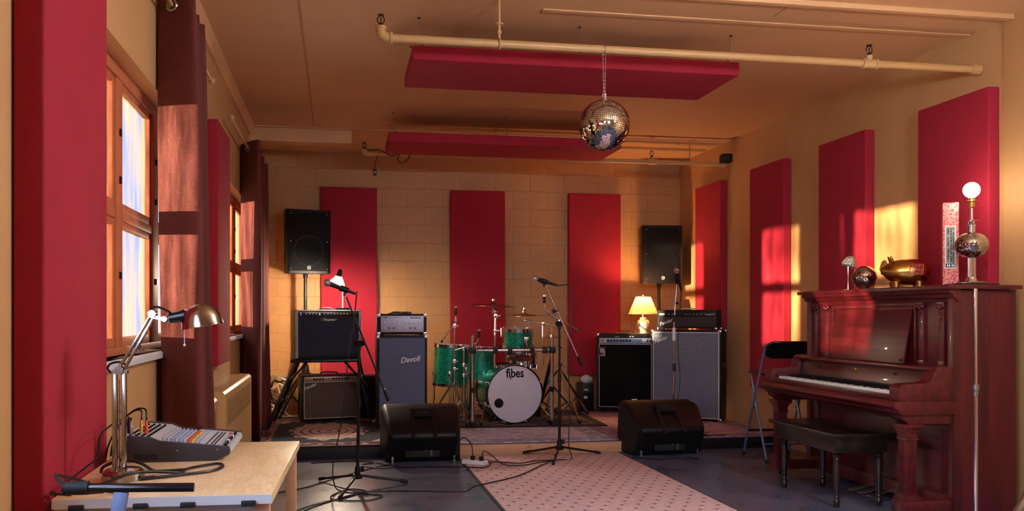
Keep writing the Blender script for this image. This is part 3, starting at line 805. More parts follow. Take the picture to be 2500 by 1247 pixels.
# tall silver-grilled cabinet and its head
w_, d_, h_ = 0.72, 0.25, 0.93
CB = (3.623, 8.44)
am = thing('speaker_cabinet', 'tall black cabinet with sparkling silver-grey grille in the far corner', 'cabinet', (CB[0], CB[1], 0.114), -38, 'speaker cabinets')
ob('cabinet', MB().box(-w_/2, w_/2, -d_/2, d_/2, 0.012, h_), M['tolex'], am, bev=0.012)
ob('grille_cloth', MB().box(-w_/2+0.022, w_/2-0.022, -d_/2-0.004, -d_/2+0.01, 0.035, h_-0.03), M['cloth_silver'], am, bev=0.003)
piping(am, -w_/2+0.02, w_/2-0.02, 0.032, h_-0.027, -d_/2-0.004, 0.004, M['white'])
text('Fender', 0.052, M['led'], am, (-0.26, -d_/2-0.006, h_-0.105), rot=(R(90), R(-22), 0), shear=0.3, name='script_badge', off=0.0006)
corners(am, w_, d_, h_, M['chrome'], 0.03)
feet(am, w_, d_, h=0.012)
for x in (-w_/2-0.003, w_/2+0.003): ob('side_handle', MB().box(x-0.006, x+0.006, -0.07, 0.07, 0.55, 0.60), M['blackmetal'], am, bev=0.004)
w_, d_, h_ = 0.62, 0.22, 0.205
am = thing('valve_amplifier', 'black amp head with charcoal grille on the tall silver-grilled cabinet', 'amplifier', (CB[0]+0.01, CB[1]+0.01, 1.0465), -38, 'amplifier tops')
ob('cabinet', MB().box(-w_/2, w_/2, -d_/2, d_/2, 0.012, h_), M['tolex'], am, bev=0.012)
ob('grille_cloth', MB().box(-w_/2+0.024, w_/2-0.024, -d_/2-0.004, -d_/2+0.01, 0.03, h_-0.078), M['cloth_dim'], am, bev=0.003)
cp = ob('control_panel', MB().box(-w_/2+0.022, w_/2-0.022, -d_/2-0.005, -d_/2+0.01, h_-0.07, h_-0.028), M['blackgloss'], am, bev=0.002)
for x in [-0.18, -0.145, -0.11, 0.0, 0.038, 0.076, 0.114, 0.152]:
    ob('knob', knob_mesh(0.0115, 0.014, M['blackmetal'], 1), None, am, loc=(x, -d_/2-0.005, h_-0.049))
    ob('knob_cap', MB().cyl((x, -d_/2-0.0195, h_-0.049), (x, -d_/2-0.0205, h_-0.049), 0.005, n=10), M['silver'], am)
for x in (-0.27, -0.25, -0.23): ob('jack', MB().cyl((x, -d_/2-0.009, h_-0.049), (x, -d_/2, h_-0.049), 0.006, n=10), M['steel'], am)
ob('pilot_light', MB().cyl((0.28, -d_/2-0.011, h_-0.049), (0.28, -d_/2, h_-0.049), 0.008, n=10), M['steel'], am)
text('Bassman', 0.020, M['led'], cp, (0.225, -d_/2-0.0055, h_-0.05), shear=0.3, name='print', ext=0.0004)
text('Fender', 0.05, M['led'], am, (-0.215, -d_/2-0.006, 0.075), rot=(R(90), R(-20), 0), shear=0.3, name='script_badge', off=0.0006)
corners(am, w_, d_, h_, M['chrome'], 0.024, False, True)
feet(am, w_, d_, h=0.014)
handle(am, h_-0.002, 0.16, m=M['white'], hh=0.014)

# small black cube amp with a bag on it, and a dark cabinet between the amps
sm_ = thing('small_amp', 'small black practice amp tucked beside the bass combo', 'amplifier', (2.795, 9.42, 0.102))
ob('cabinet', MB().box(-0.07, 0.07, -0.12, 0.12, 0.005, 0.325), M['black'], sm_, bev=0.01)
ob('grille_cloth', MB().box(-0.058, 0.058, -0.124, -0.115, 0.03, 0.22), M['cloth_black'], sm_)
ob('label_plate', MB().box(-0.05, -0.01, -0.1265, -0.123, 0.155, 0.185), M['silver'], sm_)
ob('label_plate', MB().box(-0.05, 0.0, -0.1265, -0.123, 0.245, 0.262), M['silver'], sm_)
bg_ = MB().sph((0, 0, 0.03), 0.06, 18, 12, 1.1, 1.2, 0.75)
bg_.v = [(x+0.008*math.sin(40*z+9*x), y+0.008*math.sin(33*x), z+0.006*math.sin(50*y)) for x, y, z in bg_.v]
tag(ob('plastic_bag', bg_, mat('bag_film', (205, 205, 210), 0.3, bump=0.6, bs=30, bd=0.02), loc=(2.80, 9.39, 0.441), sm=180), 'crumpled white plastic bag on the small practice amp', 'bag')
dk = thing('dark_cabinet', 'black speaker box in shadow between the brown combo and the ribbed cabinet', 'cabinet', (0.40, 9.29, 0.1), 0)
ob('cabinet', MB().box(-0.15, 0.10, -0.14, 0.14, 0, 0.45), M['tolex'], dk, bev=0.01)
ob('grille_cloth', MB().box(-0.13, 0.08, -0.145, -0.135, 0.03, 0.42), M['cloth_black'], dk)
ob('side_latch', MB().box(0.10, 0.106, -0.03, 0.03, 0.2, 0.24), M['steel'], dk)

# ------------------------------------------------------------------ PA loudspeakers on poles
def pa(name, loc, rz, label, w_=0.455, d_=0.36, h_=0.645):
    t = thing(name, label, 'loudspeaker', loc, rz, 'PA loudspeakers on poles')
    f = -d_/2
    mb = MB()
    fp = [(-w_/2, f+0.02), (-w_/2+0.03, f), (w_/2-0.03, f), (w_/2, f+0.02), (w_/2, f+0.12), (-w_/2, f+0.12)]
    mb.prism(fp, 'z', 0, h_)
    def rear(z0, z1, ins):
        b0, b1 = f+0.12, d_/2
        mb.prism([(-w_/2+ins*0.3, b0), (w_/2-ins*0.3, b0), (w_/2-0.02-ins, f+0.2), (w_/2-0.105-ins*0.4, b1), (-w_/2+0.105+ins*0.4, b1), (-w_/2+0.02+ins, f+0.2)], 'z', z0, z1)
    rear(0.01, h_*0.36, 0.0); rear(h_*0.36, h_*0.60, 0.055); rear(h_*0.60, h_-0.01, 0.0)
    ob('cabinet', mb, M['black'], t, bev=0.012)
    ob('front_grille', MB().box(-w_/2+0.034, w_/2-0.034, f-0.006, f+0.006, 0.03, h_-0.028), M['perf'], t, bev=0.008)
    ob('woofer', MB().lathe([(0.150, 0.0), (0.156, 0.002), (0.162, 0.0)], 36, Matrix.Translation((0, f-0.0058, h_*0.36)) @ Matrix.Rotation(PI/2, 4, 'X')), M['black'], t)
    for s_ in (-1, 1):
        for z in (0.05, h_*0.5, h_-0.05): ob('grille_screw', MB().cyl((s_*(w_/2-0.045), f-0.009, z), (s_*(w_/2-0.045), f-0.004, z), 0.005, n=8), M['steel'], t)
        ob('grip', MB().cyl((s_*(w_/2-0.04), f+0.22, h_*0.37), (s_*(w_/2-0.04), f+0.22, h_*0.59), 0.012), M['black'], t)
    bd = ob('badge', MB().lathe([(0.0001, 0), (0.021, 0), (0.021, 0.002), (0.0001, 0.002)], 24, Matrix.Translation((0, f-0.006, 0.062)) @ Matrix.Rotation(PI/2, 4, 'X')), M['blackgloss'], t)
    mk = MB(); arc(mk, 0, 0.062, 0.0165, 0.0205, 0, 2*PI, f-0.009); arc(mk, 0, 0.062, 0.0, 0.0045, 0, 2*PI, f-0.009, 8)
    for k in range(6):
        a = PI/6+k*PI/3
        mk.bar((0.004*math.cos(a), f-0.009, 0.062+0.004*math.sin(a)), (0.0165*math.cos(a), f-0.009, 0.062+0.0165*math.sin(a)), 0.0028, 0.001, (0, 1, 0))
    ob('badge_mark', mk, M['led'], bd, sm=0)
    for x in (-w_/2+0.07, w_/2-0.07):
        ob('rubber_foot', MB().cyl((x, f+0.06, -0.008), (x, f+0.06, 0.002), 0.014, n=10), M['rubber'], t)
    ob('pole_socket', MB().cyl((0, 0.0, -0.006), (0, 0.0, 0.01), 0.03, n=14), M['black'], t)
def pa_stand(x, y, top, label, zh=0.55, ang=(80, 200, 320), r=0.32):
    t = thing('speaker_stand', label, 'speaker stand', (x, y, 0.1), 0, 'loudspeaker stands')
    ob('pole', MB().cyl((0, 0, 0.12), (0, 0, top-0.1-0.03), 0.0175).cyl((0, 0, 0.12), (0, 0, 0.75), 0.022), M['blackmetal'], t)
    ob('top_cap', MB().cyl((0, 0, top-0.1-0.04), (0, 0, top-0.1-0.0065), 0.026), M['black'], t)
    hb = ob('hub', MB().cyl((0, 0, zh-0.14), (0, 0, zh-0.05), 0.045, 0.032).cyl((0, 0, zh-0.19), (0, 0, zh-0.14), 0.06), M['black'], t)
    ob('clutch', MB().cyl((0, 0, 0.74), (0, 0, 0.80), 0.03).cyl((0, -0.05, 0.77), (0, 0, 0.77), 0.01), M['black'], t)
    for a in ang:
        ca, sa = math.cos(R(a)), math.sin(R(a))
        lg = ob('leg', MB().bar((0.05*ca, 0.05*sa, zh-0.16), (r*ca, r*sa, 0.036), 0.022, 0.022), M['blackmetal'], t, bev=0.003)
        ob('foot_cap', MB().bar((r*0.95*ca, r*0.95*sa, 0.052), (r*1.02*ca, r*1.02*sa, 0.029), 0.03, 0.03), M['rubber'], lg, bev=0.004)
        ob('strut', MB().bar((0.03*ca, 0.03*sa, 0.12), (r*0.55*ca, r*0.55*sa, zh*0.42), 0.014, 0.008), M['blackmetal'], t)
pa('loudspeaker', (-0.325, 9.33, 1.632), 15, 'black loudspeaker on a pole above the stacked combo amps', 0.475, 0.32, 0.675)
pa_stand(-0.325, 9.33, 1.632, 'black tripod speaker stand standing behind the stacked combo amps', 0.62, (15, 165, 225), 0.36)
pa('loudspeaker', (3.675, 9.41, 1.556), -6, 'black loudspeaker on a pole above the lit table lamp', 0.465, 0.34, 0.66)
pa_stand(3.675, 9.41, 1.556, 'black speaker pole standing behind the lit table lamp and tall cabinet', 0.5, (10, 270, 350), 0.14)

# ------------------------------------------------------------------ floor wedges, backs to the camera
M['mixgrey_'] = mat('dull_grey', (70, 68, 70), 0.6)
def wedge(x, y, rz, label, W=0.70, rg=''):
    t = thing('floor_monitor', label, 'loudspeaker', (x, y, 0), rz, 'wedge floor monitors')
    # y forward (away from the room) is the sloping driver face
    prof = [(0.27, 0.012, 1.0), (0.235, 0.438, 0.985), (0.205, 0.45, 0.985), (0.06, 0.425, 0.975), (-0.175, 0.245, 0.86), (-0.185, 0.215, 0.84), (-0.085, 0.03, 0.90), (-0.06, 0.008, 0.91)]
    rings = []
    for k, s_ in ((-1, 0.0), (-0.90, 0.0), (0.90, 0.0), (1, 0.0)):
        ring = []
        for (yy, zz, ws) in prof:
            sh = 1.0 if abs(k) < 0.95 else 0.86
            cy_, cz_ = 0.06, 0.21
            ring.append((k*W/2*ws, cy_+(yy-cy_)*sh, max(0.008, cz_+(zz-cz_)*(sh if zz > 0.05 else 1))))
        rings.append(ring)
    ob('cabinet', MB().loft(rings), M['black'], t, bev=0.018, seg=3)
    # carrying handle frame on the back slope
    def P(yl, s_):  # point on back slope: s_ 0 top .. 1 ridge
        return (0.06+(-0.235)*s_, 0.425+(-0.19)*s_)
    n = Vector((0, -0.63, 0.776))
    for x0, x1 in ((-0.105, -0.07), (0.07, 0.105)):
        hf = MB()
        a0 = P(0, 0.12); a1 = P(0, 1.05)
        hf.add([(x0*0.92, a0[0], a0[1]), (x1*0.92, a0[0], a0[1]), (x1, a1[0], a1[1]), (x0, a1[0], a1[1]),
                (x0*0.92, a0[0]-0.02, a0[1]+0.022), (x1*0.92, a0[0]-0.02, a0[1]+0.022), (x1*1.02, a1[0]-0.03, a1[1]-0.02), (x0*1.02, a1[0]-0.03, a1[1]-0.02)],
               [(0, 3, 2, 1), (4, 5, 6, 7), (0, 1, 5, 4), (1, 2, 6, 5), (2, 3, 7, 6), (3, 0, 4, 7)])
        ob('handle_cheek', hf, M['black'], t, bev=0.006)
    a0 = P(0, 0.10); a1 = P(0, 0.38)
    ob('handle_bar', MB().bar((-0.10, (a0[0]+a1[0])/2-0.012, (a0[1]+a1[1])/2+0.012), (0.10, (a0[0]+a1[0])/2-0.012, (a0[1]+a1[1])/2+0.012), 0.09, 0.02, n), M['black'], t, bev=0.006)
    ob('handle_slot', MB().bar((-0.05, (a0[0]+a1[0])/2-0.019, (a0[1]+a1[1])/2+0.021), (0.05, (a0[0]+a1[0])/2-0.019, (a0[1]+a1[1])/2+0.021), 0.045, 0.006, n), M['dark'], t)
    ip = ob('input_panel', MB().box(-0.15, 0.13, -0.122, -0.05, 0.045, 0.13), M['rubber'], t, bev=0.005)
    for x, z, m in ((-0.07, 0.11, 'black'), (-0.03, 0.11, 'black'), (0.015, 0.10, 'led')): ob('connector', MB().cyl((x, -0.127, z), (x, -0.115, z), 0.010 if m == 'black' else 0.003, n=10), M[m], ip)
    ob('fan_plate', MB().box(0.05, 0.07, -0.124, -0.115, 0.05, 0.12), M['mixgrey_'], ip)
    for x in (-W/2*0.74, W/2*0.74):
        ob('rubber_foot', MB().box(x-0.008, x+0.008, -0.10, -0.06, 0.0, 0.05), M['steel'], t, bev=0.002)
        ob('base_foot', MB().box(x-0.02, x+0.02, 0.2, 0.24, 0.0, 0.02), M['rubber'], t)
    return t
wedge(0.70, 7.04, 0, 'black wedge floor monitor in front of the ribbed blue-grey cabinet', 0.68)
wR = wedge(2.80, 7.03, 3, 'black wedge floor monitor in front of the bass combo and silver cabinet', 0.70)
ob('sticker', MB().box(-0.21, -0.165, 0.215, 0.235, 0.446, 0.4525), M['white'], wR)
# ------------------------------------------------------------------ rugs
def rug(name, x0, x1, y0, y1, z, th, m, label, rz=0):
    w_, l_ = x1-x0, y1-y0
    o = ob(name, MB().box(-w_/2, w_/2, -l_/2, l_/2, 0, th), m, bev=th*0.35, loc=((x0+x1)/2, (y0+y1)/2, z), rot=(0, 0, R(rz)))
    return tag(o, label, 'rug')
# runner: pale pink with dark four-pointed stars in staggered rows
t = NT('star_runner')
x, y, z = t.xyz()
def stars(t, x, y, px, py, thr, ox=0):
    row = (y/py).floor()
    sh = (row*0.5).frac()*px
    dx = ((((x+sh+ox)/px).frac())-0.5).abs()*px
    dy = ((((y)/py).frac())-0.5).abs()*py
    return (dx.sqrt()+dy.sqrt()).lt(thr)
nz = t.noise(30, 4)
st1 = stars(t, x, y, 0.108, 0.100, 0.172)
dt = stars(t, x+0.027, y+0.025, 0.054, 0.050, 0.085)
bse = t.mix(t.step(nz, 0.3, 0.7), lin((206, 172, 176)), lin((226, 194, 198)))
cl = t.mix(dt*0.7, bse, lin((120, 80, 86)))
cl = t.mix(st1*0.9, cl, lin((88, 42, 52)))
edge = x.abs().gt(0.695)
t.set(col=t.mix(edge, cl, lin((70, 66, 74))), rough=0.9)
t.bump(t.noise(400, 2), 0.4, 0.002)
rug('runner_rug', 1.0, 2.425, 3.05, 7.145, 0.0, 0.008, t.m, 'pale pink runner rug with dark four-pointed stars on the floor')

# navy oriental rug with a cream medallion
t = NT('medallion_rug')
x, y, z = t.xyz()
xx = x; yy = y
ang = t.math('ARCTAN2', yy/0.62, xx/0.37)
rr = ((xx/0.37)*(xx/0.37)+(yy/0.62)*(yy/0.62)).sqrt()
rw = rr + (ang*16).sin()*0.04 + (ang*8).sin()*0.03
flor = t.voro(14); fl2 = t.noise(26, 4)
navy = t.mix(t.step(fl2, 0.56, 0.62), lin((30, 34, 48)), lin((46, 54, 72)))
med = t.mix(t.step((rr*30).sin()*0.7+fl2*1.8, 1.15, 1.6), lin((206, 178, 166)), lin((96, 62, 66)))
c1 = t.mix(rw.lt(0.95), navy, med)
bx_ = (0.70-x.abs()); by_ = (0.95-y.abs())
bd = bx_.min(by_)
corner = ((x.abs()-0.52)*(x.abs()-0.52)+(y.abs()-0.74)*(y.abs()-0.74)).sqrt()+fl2*0.12
c1 = t.mix(corner.lt(0.20), c1, med)
bor = t.mix(t.step(flor+fl2*0.5, 0.5, 0.75), lin((196, 166, 156)), lin((84, 44, 52)))
c1 = t.mix(bd.lt(0.19), c1, bor)
c1 = t.mix((bd.lt(0.21))*(bd.gt(0.185)), c1, lin((150, 110, 104)))
c1 = t.mix((bd.lt(0.05)), c1, lin((150, 116, 108)))
c1 = t.mix((bd.lt(0.018)), c1, lin((40, 34, 42)))
t.set(col=c1, rough=0.92)
t.bump(t.noise(300, 2), 0.4, 0.002)
rug('oriental_rug', -0.78, 0.64, 7.215, 9.12, 0.098, 0.013, t.m, 'navy oriental rug with a cream medallion under the combo amps')

def worn(name, ca, cb, cc, wdt, lng):
    t = NT(name)
    x, y, z = t.xyz()
    a = t.noise(9, 5, rough=0.65); b = t.noise(34, 4, sc3=(2.2, 0.7, 1)); v = t.voro(11)
    c = t.mix(t.step(a, 0.38, 0.62), lin(ca), lin(cb))
    c = t.mix(t.step(b+v*0.35, 0.62, 0.85)*0.8, c, lin(cc))
    bd = (wdt/2-x.abs()).min(lng/2-y.abs())
    band = t.mix(t.step(v+b, 0.7, 1.0), lin(cb), lin(cc))
    c = t.mix(bd.lt(0.16)*0.8, c, band)
    c = t.mix(bd.lt(0.17)*bd.gt(0.155), c, lin(cc))
    t.set(col=c, rough=0.92); t.bump(t.noise(300, 2), 0.4, 0.002)
    return t.m
rug('faded_rug', 0.655, 2.42, 7.21, 9.3, 0.098, 0.012, worn('faded_grey_rug', (222, 206, 210), (190, 178, 190), (140, 132, 152), 1.765, 2.09), 'pale grey faded rug at the front of the stage before the bass drum')
rug('faded_rug', 2.43, 3.97, 7.21, 9.3, 0.098, 0.012, worn('faded_pink_rug', (216, 168, 158), (186, 148, 152), (136, 118, 140), 1.54, 2.09), 'faded pink patterned rug under the tall silver-grilled cabinet')
t = NT('drum_rug')
x, y, z = t.xyz()
fl2 = t.noise(16, 4); v = t.voro(7)
c = t.mix(t.step(fl2+v*0.3, 0.62, 0.72), lin((34, 28, 32)), lin((118, 96, 92)))
bd = (0.82-x.abs()).min(0.72-y.abs())
c = t.mix(bd.lt(0.1), c, lin((36, 30, 34)))
c = t.mix(bd.lt(0.112)*bd.gt(0.1), c, lin((120, 70, 60)))
t.set(col=c, rough=0.9); t.bump(t.noise(300, 2), 0.4, 0.002)
rug('drum_rug', 1.02, 2.66, 8.10, 9.50, 0.1105, 0.009, t.m, 'dark patterned drum rug under the green drum kit', -3)
ZD = 0.1205

# ------------------------------------------------------------------ drum kit
t = NT('green_sparkle')
v1 = t.voro(420, out=1); sp = t.n('ShaderNodeSeparateColor'); t.put(sp.inputs[0], v1.s)
fk = E_(t, sp.outputs[0])
t.set(col=t.mix(fk, lin((0, 84, 74)), lin((40, 196, 160))), metal=0.75, rough=fk*0.25+0.16, coat=0.8)
M['sparkle'] = t.m
M['head'] = mat('drum_head', (214, 208, 222), 0.4, var=0.03)
M['headclear'] = mat('drum_head_coated', (200, 196, 200), 0.35)
M['cym'] = mat('cymbal_bronze', (150, 104, 66), 0.32, 0.9, var=0.15, vs=14, bump=0.15, bs=8)
M['cymdark'] = mat('cymbal_dark', (118, 52, 44), 0.38, 0.85, var=0.2, vs=10)

def drum(name, label, loc, Mx, r, dp, nl, top='headclear', hoop='chrome', shell='sparkle'):
    """axis = local z through Mx; centre of drum at loc"""
    t = thing(name, label, 'drum', loc, 0, 'green sparkle drums')
    ob('shell', MB().lathe([(r, -dp/2), (r, dp/2), (r-0.008, dp/2), (r-0.008, -dp/2), (r, -dp/2)], 40, Mx), M[shell], t)
    for s_ in (-1, 1):
        z = s_*dp/2
        hp = [(r+0.002, z-0.016), (r+0.011, z-0.016), (r+0.011, z+0.014), (r+0.006, z+0.016), (r-0.004, z+0.014), (r-0.004, z+0.005), (r+0.002, z+0.002), (r+0.002, z-0.016)]
        ob('hoop', MB().lathe(hp, 40, Mx), M[hoop], t)
        ob('drum_skin', MB().lathe([(0.0001, z+s_*0.006), (r-0.012, z+s_*0.006), (r-0.001, z+s_*0.002), (r-0.001, z)], 40, Mx), M[top], t)
    for k in range(nl):
        a = 2*PI*(k+0.5)/nl
        c_, s2 = math.cos(a), math.sin(a)
        for s_ in (-1, 1):
            z = s_*dp*0.27
            lg = ob('lug', MB().cyl((c_*(r-0.002), s2*(r-0.002), z), (c_*(r+0.016), s2*(r+0.016), z), 0.011, 0.008, 10).cyl((c_*(r+0.012), s2*(r+0.012), z-0.016), (c_*(r+0.012), s2*(r+0.012), z+0.016), 0.007, n=8).xf(Mx), M['chrome'], t)
            ob('tension_rod', MB().cyl((c_*(r+0.012), s2*(r+0.012), z), (c_*(r+0.012), s2*(r+0.012), s_*(dp/2+0.018)), 0.0035, n=6).cyl((c_*(r+0.012), s2*(r+0.012), s_*(dp/2+0.012)), (c_*(r+0.012), s2*(r+0.012), s_*(dp/2+0.026)), 0.006, n=6).xf(Mx), M['chrome'], lg)
    return t
# bass drum
RB = Matrix.Rotation(R(7), 4, 'Z') @ Matrix.Rotation(PI/2, 4, 'X')     # local +z -> front (-y)
bc = Vector((1.742, 8.30, 0.415)) - (RB @ Vector((0, 0, 0.185)))
bd_ = drum('bass_drum', 'green sparkle bass drum with white lettered front head and black port', bc, RB, 0.285, 0.37, 8, 'head', 'blackgloss')
bd_['group'] = 'green sparkle drums'
text('fibes', 0.124, M['blackgloss'], bd_, RB @ Vector((0, 0.205, 0.1925)), rot=(RB).to_euler(), ext=0.0006, off=0.0025, name='logo_lettering', sx=0.82)
o_ = ob('logo_dot', MB().prism([(-0.040, -0.04), (-0.026, -0.04), (-0.033, -0.075)], 'z', 0.1918, 0.193).xf(RB @ Matrix.Translation((-0.012, 0.21, 0))), M['blackgloss'], bd_)
ob('port_hole', MB().lathe([(0.0001, 0.1935), (0.043, 0.1935), (0.047, 0.1925), (0.047, 0.191)], 28, RB @ Matrix.Translation((-0.167, -0.085, 0))), M['dark'], bd_)
for s_, e in ((-1, (1.385, 8.20, ZD+0.004)), (1, (2.165, 8.34, ZD+0.004))):
    p = RB @ Vector((s_*0.27, -0.10, 0.06)); q = Vector(e)-bc
    sp_ = ob('spur', MB().cyl(p, q, 0.009), M['chrome'], bd_)
    ob('spur_bracket', MB().sph(p, 0.024, 12, 8), M['chrome'], sp_)
    ob('rubber_tip', MB().cyl(q, q-(q-p).normalized()*0.03, 0.013), M['rubber'], sp_)
for k in range(8):
    a = 2*PI*(k+0.5)/8
    ob('claw', MB().box(-0.012, 0.012, 0.286, 0.302, 0.165, 0.205).xf(RB @ Matrix.Rotation(a-PI/2, 4, 'Z')), M['chrome'], bd_, bev=0.003)
I4 = Matrix.Identity(4)
ft = drum('floor_tom', 'large green sparkle floor tom standing beside the ribbed cabinet', (1.175, 8.86, 0.675), Matrix.Rotation(R(3), 4, 'Y'), 0.178, 0.40, 6)
for a in (20, 140, 260):
    c_, s2 = math.cos(R(a)), math.sin(R(a))
    ob('leg', MB().tube([(c_*0.2, s2*0.2, 0.02), (c_*0.2, s2*0.2, -0.36), (c_*0.215, s2*0.215, -0.42), (c_*0.225, s2*0.225, ZD-0.675+0.012)], 0.006), M['chrome'], ft)
    ob('leg_bracket', MB().box(-0.016, 0.016, -0.012, 0.03, -0.03, 0.03).xf(Matrix.Translation((c_*0.19, s2*0.19, -0.08)) @ Matrix.Rotation(R(a-90), 4, 'Z')), M['chrome'], ft, bev=0.005)
    ob('rubber_foot', MB().cyl((c_*0.225, s2*0.225, ZD-0.675), (c_*0.225, s2*0.225, ZD-0.675+0.03), 0.012), M['rubber'], ft)
f2 = drum('floor_tom', 'smaller green sparkle tom between the large floor tom and the bass drum', (1.463, 8.70, 0.69), Matrix.Rotation(R(4), 4, 'Y'), 0.138, 0.335, 6)
for a in (60, 180, 300):
    c_, s2 = math.cos(R(a)), math.sin(R(a))
    ob('leg', MB().tube([(c_*0.155, s2*0.155, 0.02), (c_*0.155, s2*0.155, -0.36), (c_*0.165, s2*0.165, ZD-0.69+0.01)], 0.006), M['chrome'], f2)
    ob('leg_bracket', MB().box(-0.014, 0.014, -0.012, 0.026, -0.03, 0.03).xf(Matrix.Translation((c_*0.147, s2*0.147, -0.06)) @ Matrix.Rotation(R(a-90), 4, 'Z')), M['chrome'], f2, bev=0.005)
    ob('rubber_foot', MB().cyl((c_*0.165, s2*0.165, ZD-0.69), (c_*0.165, s2*0.165, ZD-0.69+0.03), 0.011), M['rubber'], f2)
rt = drum('rack_tom', 'green sparkle rack tom mounted above the bass drum', (1.842, 8.62, 0.945), Matrix.Rotation(R(4), 4, 'X'), 0.148, 0.205, 6)
ob('mount_bracket', MB().box(0.03, 0.075, -0.175, -0.14, -0.03, 0.03).cyl((0.052, -0.17, -0.12), (0.052, -0.17, 0.03), 0.010), M['chrome'], rt, bev=0.004)
sn = drum('snare_drum', 'shallow chrome snare drum behind the bass drum', (1.945, 8.90, 0.715), Matrix.Rotation(R(-5), 4, 'X'), 0.145, 0.13, 8, shell='chrome')
sn['group'] = 'other drums'

def tripod(t, x, y, zh, r, angs, z0=ZD, m='chrome', double=True, rr=0.0075):
    for a in angs:
        c_, s2 = math.cos(R(a)), math.sin(R(a))
        top = Vector((x+0.02*c_, y+0.02*s2, zh)); ft_ = Vector((x+r*c_, y+r*s2, z0+0.024))
        mb = MB()
        if double:
            for k in (-1, 1):
                of = Vector((-s2, c_, 0))*0.009*k
                mb.bar(top+of, ft_+of*0.6, 0.004, 0.016)
        else: mb.cyl(top, ft_, rr)
        lg = ob('leg', mb, M[m], t, w=True)
        lo = Vector((x+0.015*c_, y+0.015*s2, z0+0.05)); md = top.lerp(ft_, 0.6)
        ob('brace', MB().bar(lo, md, 0.004, 0.012), M[m], lg, w=True)
        ob('rubber_foot', MB().cyl(ft_+Vector((c_*0.02, s2*0.02, -0.010)), ft_-Vector((c_*0.03, s2*0.03, -0.012)), 0.013), M['rubber'], lg, w=True)
    ob('hub', MB().cyl((x, y, zh-0.02), (x, y, zh+0.02), 0.02), M[m], t, w=True)
    ob('brace_collar', MB().cyl((x, y, z0+0.04), (x, y, z0+0.06), 0.018), M[m], t, w=True)
def felt(t, p, up=(0, 0, 1)):
    p = Vector(p); u_ = Vector(up).normalized()
    ob('felt_washer', MB().cyl(p-u_*0.035, p-u_*0.002, 0.015).cyl(p+u_*0.002, p+u_*0.03, 0.015), M['rubber'], t, w=True)
    ob('threaded_rod', MB().cyl(p-u_*0.09, p+u_*0.05, 0.004, n=8), M['chrome'], t, w=True)
    ob('wing_nut', MB().cyl(p+u_*0.03, p+u_*0.045, 0.008).box(p.x-0.016, p.x+0.016, p.y-0.003, p.y+0.003, p.z+0.034, p.z+0.05), M['chrome'], t, w=True)
def clamp(t, p, s_=0.02, m='chrome'):
    x, y, z = p
    ob('clamp', MB().box(x-s_, x+s_, y-s_, y+s_, z-s_*1.1, z+s_*1.1).cyl((x+s_, y, z), (x+s_+0.025, y, z), 0.005).box(x+s_+0.02, x+s_+0.026, y-0.004, y+0.004, z-0.016, z+0.016), M[m], t, bev=0.004, w=True)
# drum rack
rk = thing('drum_rack', 'chrome tube drum rack framing the bass drum', 'drum rack', (1.7, 8.26, ZD))
for x in (1.308, 2.105):
    ob('post', MB().cyl((x, 8.245, ZD+0.03), (x, 8.245, 1.0), 0.019, n=18), M['chrome'], rk, w=True)
    ob('post_collar', MB().cyl((x, 8.245, 0.44), (x, 8.245, 0.49), 0.026), M['black'], rk, w=True)
    ob('foot', MB().box(x-0.03, x+0.03, 8.10, 8.30, ZD, ZD+0.035), M['rubber'], rk, bev=0.01, w=True)
    ob('bar_clamp', MB().box(x-0.032, x+0.032, 8.20, 8.29, 0.82, 0.885), M['black'], rk, bev=0.01, w=True)
    ob('back_post', MB().bar((x, 8.25, 0.78), (x+(0.05 if x < 2 else -0.03), 8.72, ZD+0.02), 0.03, 0.03), M['blackmetal'], rk, bev=0.006, w=True)
ob('crossbar', MB().cyl((1.28, 8.235, 0.853), (2.14, 8.235, 0.853), 0.019, n=18), M['chrome'], rk, w=True)
for x in (1.535, 1.68, 1.90, 2.03): ob('bar_clamp', MB().box(x-0.022, x+0.022, 8.20, 8.275, 0.82, 0.885), M['black'], rk, bev=0.008, w=True)
ob('tom_arm', MB().tube(cr([(1.90, 8.25, 0.85), (1.90, 8.34, 0.83), (1.895, 8.42, 0.86), (1.894, 8.45, 0.95)], 5), 0.010), M['chrome'], rk, w=True)
# centre crash on a rack pole
cs = thing('cymbal_holder', 'chrome cymbal arm rising from the rack to the large dark cymbal', 'cymbal stand', (1.535, 8.25, 0.69), 0, 'cymbal stands')
ob('tube', MB().cyl((1.535, 8.29, 0.68), (1.545, 8.29, 1.16), 0.011).cyl((1.545, 8.29, 1.10), (1.55, 8.29, 1.20), 0.008), M['chrome'], cs, w=True)
clamp(cs, (1.546, 8.29, 1.185)); clamp(cs, (1.54, 8.29, 1.04), 0.015)
ob('tilter', MB().cyl((1.55, 8.29, 1.19), (1.525, 8.29, 1.27), 0.010).sph((1.55, 8.29, 1.235), 0.018, 12, 8), M['chrome'], cs, w=True)
ob('drumstick_holder', MB().cyl((1.605, 8.29, 0.98), (1.605, 8.29, 1.07), 0.010).cyl((1.545, 8.29, 1.045), (1.60, 8.29, 1.045), 0.004), M['chrome'], cs, w=True)
felt(cs, (1.522, 8.29, 1.305))
